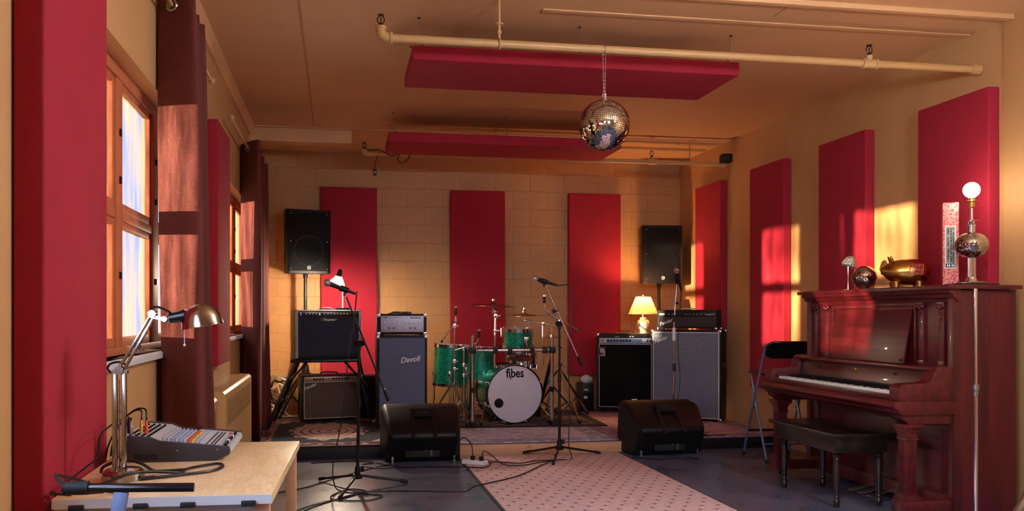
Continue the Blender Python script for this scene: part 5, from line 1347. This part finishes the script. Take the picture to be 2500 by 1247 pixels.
ob('lamp_socket', MB().cyl((-0.462, LY, 1.190), (-0.428, LY, 1.196), 0.014, 0.0165).cyl((-0.428, LY, 1.196), (-0.418, LY, 1.198), 0.018).bar((-0.475, LY, 1.183), (-0.44, LY, 1.178), 0.006, 0.006), M['blackgloss'], dl, w=True)
Dm = Matrix.Translation((-0.374, LY, 1.176)) @ Matrix.Rotation(R(-10), 4, 'Y')
dome = [(0.0001, 0.056)]+[(0.056*math.sin(R(a)), 0.056*math.cos(R(a))) for a in (15, 30, 45, 60, 75, 90)]+[(0.0575, -0.006), (0.0575, -0.010), (0.055, -0.010), (0.0545, -0.004)]+[(0.0535*math.sin(R(a)), 0.0535*math.cos(R(a))) for a in (90, 70, 50, 30, 10)]
ob('dome_shade', MB().lathe(dome, 36, Dm), M['nickel'], dl, w=True)
ob('neck', MB().cyl((-0.424, LY, 1.197), (-0.405, LY, 1.199), 0.014, 0.02), M['nickel'], dl, w=True)
ob('pull_chain', MB().cyl((-0.42, LY-0.012, 1.18), (-0.42, LY-0.012, 1.118), 0.0012, n=6).sph((-0.42, LY-0.012, 1.115), 0.004, 8, 6), M['white'], dl, w=True)
ob('lamp_cord', MB().tube(cr([(-0.452, LY, 1.20), (-0.47, LY, 1.212), (-0.497, LY+0.006, 1.222), (-0.512, LY+0.008, 1.216), (-0.516, LY+0.008, 1.2)], 6), 0.0032), M['cable'], dl, w=True)
ob('elbow_cord', MB().tube(cr([(LX+0.005, LY+0.008, 1.06), (LX-0.012, LY+0.006, 1.068), (LX-0.034, LY+0.004, 1.064), (LX-0.042, LY, 1.05), (LX-0.028, LY, 1.035)], 6), 0.0032), M['cable'], dl, w=True)
zt_ = 0.7455
cable([(-0.55, 2.50, 0.762), (-0.50, 2.54, 0.758), (-0.44, 2.60, zt_+0.004), (-0.42, 2.66, zt_), (-0.36, 2.715, zt_), (-0.335, 2.66, zt_), (-0.36, 2.59, zt_), (-0.43, 2.545, zt_), (-0.485, 2.515, zt_), (-0.50, 2.51, zt_)], 'black jack cable looping across the birch table', 0.0042)
ob_ = thing('jack_plug', 'black jack plug lying in front of the desk lamp base', 'plug', (-0.50, 2.505, 0.7455), 0)
ob('sleeve', MB().cyl((0.0, 0.004, 0.001), (-0.035, -0.012, 0.001), 0.0055), M['rubber'], ob_)
ob('tip', MB().cyl((-0.035, -0.012, 0.001), (-0.06, -0.023, 0.001), 0.002), M['steel'], ob_)
cable([(-0.67, 2.62, zt_), (-0.655, 2.60, zt_+0.02), (-0.60, 2.59, 0.785), (-0.55, 2.57, 0.776), (-0.515, 2.56, 0.757), (-0.49, 2.60, zt_), (-0.45, 2.625, zt_), (-0.44, 2.575, zt_), (-0.51, 2.52, 0.76), (-0.56, 2.47, 0.764), (-0.62, 2.44, zt_), (-0.66, 2.43, zt_), (-0.68, 2.38, zt_), (-0.66, 2.33, zt_), (-0.59, 2.335, zt_)], 'black cable tangled around the base of the desk lamp', 0.0045)
cable([(-0.63, 2.33, zt_), (-0.69, 2.35, zt_), (-0.705, 2.43, zt_+0.01), (-0.685, 2.50, zt_+0.03), (-0.665, 2.56, 0.80), (-0.672, 2.62, 0.85), (-0.66, 2.70, 0.872), (-0.652, 2.79, 0.878), (-0.648, 2.812, 0.876)], 'thin dark cable rising behind the desk lamp to the mixing desk', 0.003)
cable([(-0.66, 2.30, zt_), (-0.712, 2.32, zt_), (-0.725, 2.40, 0.72), (-0.725, 2.42, 0.55), (-0.728, 2.40, 0.3), (-0.72, 2.42, 0.02)], 'black cable dropping off the wall side of the birch table', 0.0035)

# ------------------------------------------------------------------ T-bar stand in front of the table
tbar = thing('tbar_stand', 'black tubular T-bar on a blue-grey post in front of the table', 'stand', (-0.50, 1.95, 0))
ob('crossbar', MB().cyl((-0.535, 1.95, 0.829), (-0.306, 1.95, 0.823), 0.0098, n=20), M['blackgloss'], tbar, bev=0.002, w=True)
gr = MB()
prof = []
for i in range(13): prof += [(0.0125 if i % 2 else 0.0138, i*0.0042)]
ob('ribbed_grip', MB().lathe([(0.0001, 0)]+prof+[(0.0001, 0.0504)], 20, Matrix.Translation((-0.574, 1.95, 0.8305)) @ Matrix.Rotation(PI/2, 4, 'Y')), M['rubber'], tbar, w=True)
ob('post', MB().bar((-0.457, 1.952, 0.818), (-0.60, 1.97, 0.02), 0.030, 0.012, (0, 1, 0)), M['bluesteel'], tbar, bev=0.002, w=True)
ob('base_foot', MB().box(-0.72, -0.40, 1.94, 1.99, 0.0, 0.025), M['blackmetal'], tbar, bev=0.006, w=True)
ob('base_foot', MB().box(-0.625, -0.575, 1.75, 2.18, 0.0, 0.025), M['blackmetal'], tbar, bev=0.006, w=True)
cable([(-0.575, 1.955, 0.835), (-0.60, 1.99, 0.845), (-0.625, 2.08, 0.835), (-0.61, 2.20, 0.80), (-0.57, 2.30, zt_+0.006), (-0.56, 2.345, zt_)], 'black cord curling from the ribbed grip back onto the table', 0.004)

# ------------------------------------------------------------------ upright piano
pn = thing('upright_piano', 'old mahogany upright piano with carved front against the side wall', 'piano', (3.6, 5.27, 0))
mp = M['piano']
def pp(name, mb, m=mp, par=None, bev=0.003, **k): return ob(name, mb, m, par or pn, bev=bev, w=True, **k)
for y0, y1 in ((4.49, 4.54), (6.0, 6.05)): pp('side_panel', MB().box(3.575, 3.985, y0, y1, 0.05, 1.345), M['pianov'])
pp('back_board', MB().box(3.955, 3.985, 4.54, 6.0, 0.08, 1.34), M['darkwood'])
pp('lid', MB().box(3.515, 3.998, 4.452, 6.088, 1.347, 1.373), bev=0.007)
pp('cornice', MB().prism([(3.615, 1.275), (3.592, 1.275), (3.588, 1.292), (3.568, 1.30), (3.562, 1.318), (3.544, 1.328), (3.538, 1.347), (3.615, 1.347)], 'y', 4.475, 6.065), bev=0.001)
up_ = pp('upper_panel', MB().box(3.605, 3.622, 4.54, 6.0, 0.88, 1.28))
for yc in (5.955, 5.805, 4.785, 4.605):
    pl = pp('pilaster', MB().box(3.588, 3.607, yc-0.024, yc+0.024, 0.895, 1.275))
    pp('pilaster_base', MB().box(3.582, 3.607, yc-0.028, yc+0.028, 0.892, 0.925), par=pl)
    cv = MB()
    for s_ in (-1, 1): cv.sph((3.582, yc+s_*0.022, 1.252), 0.014, 10, 8, 0.8, 1, 1)
    cv.sph((3.580, yc, 1.245), 0.014, 10, 8, 0.8, 1, 1).box(3.578, 3.607, yc-0.032, yc+0.032, 1.262, 1.275)
    for i in range(7): cv.sph((3.586, yc+(0.005 if i % 2 else -0.005)*(i < 4), 1.222-i*0.018), 0.0095-0.0008*i, 8, 6, 0.9, 1, 1)
    o = pp('carving', cv, par=pl, bev=0); o['kind'] = 'stuff'
ds_ = [(3.535, 0.895), (3.548, 0.897), (3.604, 1.235), (3.592, 1.237)]
dk_ = pp('music_desk', MB().prism(ds_, 'y', 4.88, 5.70))
for y, z in ((5.685, 0.918), (4.90, 0.918)): pp('desk_button', MB().sph((3.534, y, z), 0.009, 10, 8), M['blackgloss'], par=dk_, bev=0)
bd_m = MB()
yy_ = 4.86
while yy_ < 5.74: bd_m.sph((3.600, yy_, 1.252), 0.007, 6, 5); yy_ += 0.0145
zz_ = 0.90
while zz_ < 1.25:
    bd_m.sph((3.600, 5.735, zz_), 0.007, 6, 5).sph((3.600, 4.848, zz_), 0.007, 6, 5); zz_ += 0.0145
o = pp('bead_moulding', bd_m, bev=0); o['kind'] = 'stuff'
pp('desk_rail', MB().box(3.585, 3.606, 4.835, 4.847, 0.895, 1.27))
pp('shelf_ledge', MB().box(3.455, 3.61, 4.535, 6.005, 0.874, 0.892), bev=0.005)
fb_ = pp('fallboard', MB().prism([(3.462, 0.765), (3.478, 0.765), (3.505, 0.874), (3.488, 0.874)], 'y', 4.60, 5.94))
for y in (5.704, 4.865): pp('fallboard_knob', MB().cyl((3.486, y, 0.835), (3.470, y, 0.835), 0.006).sph((3.465, y, 0.835), 0.0095, 12, 8), M['darkwood'], par=fb_, bev=0)
dc = MB()
for i in range(9):
    a = PI*(i+0.5)/9
    dc.bar((3.4775, 5.293+0.006*math.cos(a), 0.832+0.004*math.sin(a)), (3.4805, 5.293+0.028*math.cos(a), 0.832+0.016*math.sin(a)), 0.0022, 0.001, (1, 0, 0))
dc.bar((3.4748, 5.235, 0.822), (3.4748, 5.351, 0.822), 0.0025, 0.0012, (1, 0, 0)).bar((3.4722, 5.245, 0.812), (3.4722, 5.341, 0.812), 0.007, 0.0008, (1, 0, 0))
o = pp('gold_emblem', dc, M['brass'], par=fb_, bev=0); o['kind'] = 'stuff'
ck = [(3.60, 0.90), (3.475, 0.90), (3.465, 0.885), (3.448, 0.855), (3.44, 0.825), (3.425, 0.812), (3.38, 0.806), (3.27, 0.802), (3.245, 0.796), (3.232, 0.78), (3.230, 0.70), (3.60, 0.70)]
for y0, y1 in ((4.492, 4.585), (5.955, 6.048)):
    a_ = pp('cheek', MB().prism(ck, 'y', y0, y1), bev=0.006)
    pp('key_block', MB().box(3.27, 3.46, (4.585 if y0 < 5 else 5.915), (4.63 if y0 < 5 else 5.955), 0.70, 0.765), par=a_)
kbp = [(3.60, 0.625), (3.25, 0.625), (3.235, 0.632), (3.225, 0.652), (3.205, 0.660), (3.192, 0.672), (3.192, 0.688), (3.205, 0.702), (3.60, 0.702)]
pp('keybed', MB().prism(kbp, 'y', 4.485, 6.055), bev=0.002)
pp('key_slip', MB().box(3.238, 3.262, 4.585, 5.955, 0.702, 0.737), bev=0.004)
for y in (5.30,): pp('lock_plate', MB().box(3.2365, 3.2385, y-0.006, y+0.006, 0.712, 0.728), M['brass'], bev=0)
ivory = mat('ivory_keys', (244, 243, 240), 0.2)
KY0, KY1 = 4.632, 5.913
kw = (KY1-KY0)/52
wk = mesh('white_key', MB().box(0, 0.19, 0.0004, kw-0.0004, 0, 0.020), ivory, bev=0.0015, seg=1)
bk = mesh('black_key', MB().prism([(0.0, 0.0), (0.095, 0.0), (0.095, 0.012), (0.004, 0.011)], 'y', 0, 0.011), M['blackgloss'], bev=0.0012, seg=1)
for i in range(52):
    ob('white_key', wk, None, pn, loc=Vector((3.272, KY1-(i+1)*kw, 0.729))-pn.location)
    if (i % 7) in (0, 2, 3, 5, 6) and i < 51:
        ob('black_key', bk, None, pn, loc=Vector((3.322, KY1-(i+1)*kw-0.0055, 0.749))-pn.location)
pp('red_felt', MB().box(3.425, 3.465, 4.632, 5.913, 0.735, 0.768), M['dark'], bev=0)
# frieze below the keybed ends, columns, toes
for (y0, y1, yc) in ((4.50, 4.60, 4.552), (5.945, 6.04, 5.99)):
    pp('corbel', MB().prism([(3.60, 0.57), (3.30, 0.57), (3.285, 0.585), (3.255, 0.60), (3.245, 0.625), (3.60, 0.625)], 'y', y0, y1), bev=0.003)
    xc = 3.325
    cl_ = pp('column', MB().box(xc-0.036, xc+0.036, yc-0.036, yc+0.036, 0.155, 0.52), M['pianov'])
    for i in range(5):
        d_ = -0.026+i*0.013
        pp('flute', MB().box(xc-0.0405, xc-0.034, yc+d_-0.0035, yc+d_+0.0035, 0.17, 0.47), par=cl_, bev=0.0015)
        pp('flute', MB().box(xc+d_-0.0035, xc+d_+0.0035, yc-0.0405, yc-0.034, 0.17, 0.47), par=cl_, bev=0.0015)
    for (h0, h1, s_) in ((0.478, 0.486, 0.043), (0.535, 0.548, 0.052), (0.548, 0.570, 0.062), (0.52, 0.535, 0.044)):
        pp('capital', MB().box(xc-s_, xc+s_, yc-s_, yc+s_, h0, h1), par=cl_)
    pp('capital_block', MB().box(xc-0.038, xc+0.038, yc-0.038, yc+0.038, 0.486, 0.52), M['pine'] if False else mp, par=cl_)
    for (h0, h1, s_) in ((0.128, 0.145, 0.054), (0.145, 0.158, 0.047)):
        pp('column_base', MB().box(xc-s_, xc+s_, yc-s_, yc+s_, h0, h1), par=cl_)
    pp('toe_block', MB().box(3.262, 3.60, yc-0.055, yc+0.055, 0.058, 0.128))
    pp('caster', MB().cyl((3.345, yc-0.014, 0.027), (3.345, yc+0.014, 0.027), 0.027).box(3.32, 3.37, yc-0.02, yc+0.02, 0.04, 0.062), M['blackmetal'], bev=0.002)
    pp('caster', MB().cyl((3.90, yc-0.014, 0.027), (3.90, yc+0.014, 0.027), 0.027).box(3.875, 3.925, yc-0.02, yc+0.02, 0.04, 0.062), M['blackmetal'], bev=0.002)
pp('lower_panel', MB().box(3.61, 3.625, 4.54, 6.0, 0.13, 0.63))
for yc in (4.585, 5.955):
    lp_ = pp('lower_pilaster', MB().box(3.59, 3.612, yc-0.032, yc+0.032, 0.14, 0.60))
    for i in range(4): pp('flute', MB().box(3.586, 3.592, yc-0.022+i*0.0145-0.003, yc-0.022+i*0.0145+0.003, 0.15, 0.53), par=lp_, bev=0.001)
pp('bottom_rail', MB().box(3.585, 3.63, 4.54, 6.0, 0.052, 0.14), bev=0.005)
for y in (5.02, 5.12, 5.22):
    ring = []
    for x, w2, z0_, z1_ in ((3.61, 0.009, 0.072, 0.082), (3.52, 0.010, 0.070, 0.080), (3.47, 0.020, 0.058, 0.068), (3.42, 0.024, 0.048, 0.058), (3.39, 0.016, 0.046, 0.054)):
        ring.append([(x, y-w2, z0_), (x, y+w2, z0_), (x, y+w2, z1_), (x, y-w2, z1_)])
    pp('pedal', MB().loft(ring), M['steel'], bev=0.003)

# things on the piano
ZP = 1.3735
mb_ = thing('mirror_ball', 'small mirror ball ornament standing on the piano lid', 'mirror ball', (3.70, 5.52, ZP+0.085))
ob('core', MB().sph((0, 0, 0), 0.083, 24, 14), M['blackmetal'], mb_)
o = ob('mirror_tiles', mirror_tiles(0.084, 0.0085, Matrix.Rotation(0.9, 4, 'Y') @ Matrix.Rotation(0.5, 4, 'X')), M['mirror'], mb_, sm=0, fix=False); o['kind'] = 'stuff'
mu = thing('mirror_mushroom', 'grey mirrored mushroom-shaped ornament on a thin stem behind the small mirror ball', 'ornament', (3.665, 5.66, ZP))
ob('stem', MB().cyl((0, 0, 0), (0, 0, 0.17), 0.0035).lathe([(0.0001, 0), (0.03, 0), (0.03, 0.006), (0.0001, 0.008)], 16), M['white'], mu)
Cm = Matrix.Translation((0.0, 0, 0.175)) @ Matrix.Rotation(R(22), 4, 'Y')
ob('cap', MB().lathe([(0.0001, 0.075), (0.02, 0.07), (0.036, 0.052), (0.046, 0.024), (0.048, 0.0), (0.04, -0.006), (0.0001, -0.004)], 22, Cm), mat('mirror_grit', (150, 150, 158), 0.25, 0.9, bump=1.0, bs=90, bd=0.02), mu, sm=20)
# gold pig
pg = thing('piggy_bank', 'shiny gold piggy bank with red panel of raised characters on the piano', 'piggy bank', (3.77, 5.18, ZP), -26)
rings = []
for x, r_, z in ((-0.150, 0.014, 0.118), (-0.146, 0.026, 0.118), (-0.135, 0.028, 0.118), (-0.125, 0.040, 0.114), (-0.105, 0.060, 0.112), (-0.075, 0.078, 0.110), (-0.03, 0.090, 0.108), (0.03, 0.094, 0.108), (0.085, 0.086, 0.108), (0.125, 0.062, 0.108), (0.145, 0.034, 0.108), (0.152, 0.012, 0.108)):
    rings.append([(x, r_*math.cos(2*PI*k/24), z+r_*0.94*math.sin(2*PI*k/24)) for k in range(24)])
ob('body', MB().loft(rings), M['gold'], pg, sm=80)
for s_ in (-1, 1):
    Em = Matrix.Translation((-0.085, s_*0.038, 0.182)) @ Matrix.Rotation(R(-25*s_), 4, 'X') @ Matrix.Rotation(R(-20), 4, 'Y')
    ea = ob('ear', MB().lathe([(0.0001, 0.042), (0.008, 0.034), (0.019, 0.012), (0.021, -0.006), (0.0001, -0.01)], 14, Em @ Matrix.Diagonal((0.45, 1, 1, 1))), M['gold'], pg, sm=80)
    ob('ear_lining', MB().lathe([(0.0001, 0.030), (0.006, 0.022), (0.012, 0.006), (0.0001, 0.0)], 12, Em @ Matrix.Translation((-0.006, 0, 0)) @ Matrix.Diagonal((0.4, 1, 1, 1))), mat('pig_red', (190, 50, 40), 0.4), ea)
    ob('eye', MB().sph((-0.118, s_*0.036, 0.142), 0.007, 10, 8), M['blackgloss'], pg)
    ob('nostril', MB().sph((-0.151, s_*0.008, 0.12), 0.004, 8, 6), M['darkwood'], pg)
    for x in (-0.065, 0.075): ob('trotter', MB().cyl((x, s_*0.045, 0.0), (x, s_*0.042, 0.045), 0.02, 0.028), M['gold'], pg)
# red panel marks on the flank facing the keyboard (-x side is the snout), flank faces the camera at -y
mk_ = MB()
for r0 in range(3):
    for c0 in range(4):
        x = 0.005+c0*0.022+r0*0.003; z = 0.085+r0*0.026
        yb = -math.sqrt(max(0.0, 0.094**2-((z-0.108)/0.94)**2))*0.985-0.003
        mk_.box(x, x+0.017, yb, yb+0.008, z, z+0.004).box(x, x+0.004, yb, yb+0.008, z, z+0.02).box(x+0.013, x+0.017, yb, yb+0.008, z, z+0.02).box(x+0.002, x+0.015, yb, yb+0.008, z+0.010, z+0.013)
o = ob('raised_characters', mk_, mat('pig_mark_red', (196, 44, 44), 0.4), pg); o['kind'] = 'stuff'
# red tube box with a paper label
t = NT('red_brocade')
x, y, z = t.xyz()
v = t.voro(120); nz = t.noise(90, 3)
t.set(col=t.mix(t.step(nz+v*0.2, 0.52, 0.64), lin((196, 40, 56)), lin((222, 138, 122))), rough=0.5)
sb = thing('scroll_box', 'tall red brocade box with a printed paper label on the piano', 'box', (3.80, 4.80, ZP), -34)
ob('box', MB().box(-0.044, 0.044, -0.04, 0.04, 0, 0.515), t.m, sb, bev=0.006)
lb = ob('paper_label', MB().box(-0.032, 0.028, -0.0415, -0.0395, 0.11, 0.372), M['cream'], sb)
ob('label_field', MB().box(-0.026, 0.022, -0.0425, -0.0414, 0.142, 0.366), mat('label_grey', (150, 150, 140), 0.6), lb)
ob('label_foot', MB().box(-0.028, 0.024, -0.0425, -0.0414, 0.116, 0.14), M['blackgloss'], lb)
gm = MB(); random.seed(5)
for cx_ in (-0.014, 0.002, 0.014):
    z = 0.355
    while z > 0.152:
        h = random.uniform(0.006, 0.012)
        if random.random() < 0.85: gm.box(cx_-0.004, cx_+random.uniform(0.001, 0.004), -0.0432, -0.0424, z-h, z)
        z -= h+0.004
o = ob('label_characters', gm, M['blackgloss'], lb); o['kind'] = 'stuff'
gm = MB()
for x in (-0.02, -0.01, 0.004, 0.014): gm.box(x, x+0.006, -0.0432, -0.0424, 0.121, 0.135)
o = ob('label_characters', gm, M['led'], lb); o['kind'] = 'stuff'
# bare bulb lamp with mirrored globe
bl = thing('bulb_lamp', 'chrome lamp with lit bare globe bulb and mirrored ball on the piano', 'lamp', (3.80, 4.62, ZP))
ob('base_plate', MB().box(-0.125, 0.125, -0.075, 0.075, 0, 0.012), M['darkwood'], bl, bev=0.003)
ob('base_plate', MB().box(-0.06, 0.06, -0.05, 0.05, 0.012, 0.026), M['nickel'], bl, bev=0.003)
ob('fluted_column', MB().lathe([(0.0001, 0.026), (0.034, 0.026), (0.03, 0.034), (0.026, 0.04), (0.024, 0.05), (0.024, 0.20)], 14), M['chrome'], bl, sm=10)
ob('globe_core', MB().sph((0, 0, 0.242), 0.084, 24, 14, 1.06, 1.06, 0.94), M['blackmetal'], bl)
o = ob('mirror_tiles', mirror_tiles(0.086, 0.0078, Matrix.Translation((0, 0, 0.242)) @ Matrix.Diagonal((1.06, 1.06, 0.94, 1))), M['mirror'], bl, sm=0, fix=False); o['kind'] = 'stuff'
ob('upper_column', MB().lathe([(0.02, 0.31), (0.02, 0.35), (0.024, 0.352), (0.024, 0.362), (0.016, 0.368), (0.018, 0.38), (0.042, 0.384), (0.042, 0.387), (0.008, 0.39), (0.008, 0.462)], 20), M['chrome'], bl)
ob('lamp_socket', MB().lathe([(0.008, 0.462), (0.018, 0.468), (0.02, 0.498), (0.03, 0.502), (0.03, 0.507), (0.019, 0.510), (0.017, 0.525), (0.0001, 0.525)], 20), M['brass'], bl)
ob('globe_bulb', MB().lathe([(0.016, 0.520), (0.018, 0.526)]+[(max(1e-4, 0.046*math.sin(R(a))), 0.570-0.046*math.cos(R(a))) for a in range(26, 181, 11)], 36), bulb_mat('bare_bulb', (1, 0.9, 0.72), 14), bl)
point('bulb_lamp_light', (3.80, 4.62, ZP+0.568), (1.0, 0.66, 0.36), 26, 0.045)

# ------------------------------------------------------------------ piano bench
bn = thing('piano_bench', 'dark wooden piano bench with turned legs in front of the piano', 'bench', (3.22, 5.2, 0), 0)
ob('seat_top', MB().box(2.995, 3.425, 4.80, 5.60, 0.445, 0.468), M['darkwood'], bn, bev=0.007, w=True)
ob('apron', MB().box(3.03, 3.39, 4.84, 5.56, 0.345, 0.446), M['darkwood'], bn, bev=0.004, w=True)
for x, y in ((3.07, 4.885), (3.36, 4.885), (3.07, 5.515), (3.36, 5.515)):
    ob('leg', MB().lathe([(0.0001, 0.0), (0.014, 0.0), (0.019, 0.018), (0.022, 0.04), (0.015, 0.055), (0.020, 0.065), (0.016, 0.078), (0.018, 0.09), (0.024, 0.27), (0.020, 0.29), (0.024, 0.30), (0.018, 0.31), (0.026, 0.322), (0.026, 0.33), (0.020, 0.336), (0.024, 0.346), (0.0001, 0.346)], 20, Matrix.Translation((x, y, 0))), M['darkwood'], bn, w=True)

# ------------------------------------------------------------------ folding stool
so = thing('folding_stool', 'grey tube folding bar chair with black seat and back behind the piano bench', 'chair', (3.61, 6.6, 0), -6)
wS = 0.39
for s_ in (-1, 1):
    x = s_*wS/2
    ob('back_leg', MB().tube(cr([(x, 0.24, 0.012), (x, 0.06, 0.40), (x, -0.16, 0.80), (x, -0.255, 0.965)], 6), 0.010, 10), M['bluesteel'], so)
    x2 = x*0.90
    ob('front_leg', MB().tube(cr([(x2, -0.22, 0.012), (x2, -0.02, 0.40), (x2, 0.10, 0.66), (x2, 0.125, 0.695), (x2, 0.10, 0.71)], 6), 0.010, 10), M['bluesteel'], so)
    for y, xx_ in ((0.24, x), (-0.22, x2)): ob('foot_cap', MB().cyl((xx_, y, 0.0), (xx_, y+(-0.008 if y > 0 else 0.008), 0.035), 0.014), M['rubber'], so)
    ob('pivot', MB().cyl((x*0.88, 0.045, 0.428), (x*1.04, 0.045, 0.428), 0.008), M['steel'], so)
ob('seat', MB().box(-wS/2+0.012, wS/2-0.012, -0.14, 0.17, 0.708, 0.728), M['blackgloss'], so, bev=0.009, seg=3)
def bfn(u_, v_):
    a = (u_-0.5)*2; b = (v_-0.5)*2
    hw = wS/2*1.03*(1-0.10*max(0, abs(b)-0.35)**1.5*1.6)
    return (a*hw, -0.225-0.027*(1+b)-0.03*(1-a*a), 0.915+0.07*b*(1-0.22*max(0, abs(a)-0.8)/0.2))
bk_ = MB().grid(bfn, 20, 8)
o = ob('backrest', bk_, M['blackgloss'], so, sm=180, fix=False)
sd_ = o.modifiers.new('thick', 'SOLIDIFY'); sd_.thickness = 0.022
bv = o.modifiers.new('soft', 'BEVEL'); bv.width = 0.009; bv.segments = 3
ob('footrest', MB().cyl((-wS/2*0.98, 0.145, 0.225), (wS/2*0.98, 0.145, 0.225), 0.010), M['blackmetal'], so)
ob('crossbar', MB().cyl((-wS/2*0.9, -0.15, 0.15), (wS/2*0.9, -0.15, 0.15), 0.008), M['bluesteel'], so)

# ------------------------------------------------------------------ chrome straight stand by the piano end
cs_ = thing('straight_stand', 'tall chrome straight stand in front of the piano end panel', 'stand', (3.435, 4.15, 0))
ob('lower_tube', MB().cyl((0, 0, 0.02), (0, 0, 0.80), 0.0105), M['chrome'], cs_)
ob('upper_tube', MB().cyl((0, 0, 0.80), (0, 0, 1.335), 0.008).cyl((0, 0, 1.325), (0, 0, 1.342), 0.0095), M['chrome'], cs_)
ob('clutch', MB().lathe([(0.011, 0.755), (0.013, 0.76), (0.013, 0.785), (0.018, 0.79), (0.018, 0.815), (0.012, 0.82), (0.009, 0.825)], 18), M['steel'], cs_)
ob('round_base', MB().lathe([(0.0001, 0), (0.125, 0), (0.125, 0.012), (0.10, 0.022), (0.03, 0.032), (0.018, 0.05), (0.0001, 0.05)], 36), M['blackmetal'], cs_)
ts = thing('tripod_stand', 'chrome double-braced tripod stand at the near end of the piano', 'stand', (3.07, 3.2, 0))
ob('tube', MB().cyl((3.07, 3.2, 0.06), (3.07, 3.2, 0.95), 0.012), M['chrome'], ts, w=True)
tripod(ts, 3.07, 3.2, 0.66, 0.46, (178, 300, 60), 0.0)

# the piano and what stands on it sit a hand's width clear of the wall panels
for o in C.objects:
    if o.parent is None and o.name.split('.')[0] in ('upright_piano', 'mirror_mushroom', 'piggy_bank', 'scroll_box', 'bulb_lamp', 'bulb_lamp_light') or o.name == 'mirror_ball.001':
        o.location.x -= 0.062; o.location.y -= 0.07

# ------------------------------------------------------------------ globes added for fill light, ahead of the camera and above its view
for i, (x, y) in enumerate(((1.5, 2.42), (2.9, 2.25))):
    t = thing('pendant_lamp', ['round opal pendant lamp over the runner near the table', 'round opal pendant lamp over the floor near the piano bench'][i], 'lamp', (x, y, 2.55), 0, 'opal pendant lamps')
    ob('opal_globe', MB().sph((0, 0, 0.02), 0.14, 24, 14), bulb_mat('opal_glow', (0.80, 0.90, 1.0), 6), t)
    ob('cord', MB().cyl((0, 0, 0.15), (0, 0, 0.45), 0.004), M['cable'], t)
    ob('ceiling_rose', MB().cyl((0, 0, 0.43), (0, 0, 0.45), 0.05), M['white'], t)
    point('pendant_light', (x, y, 2.36), (0.80, 0.90, 1.0), (25, 33)[i], 0.15)
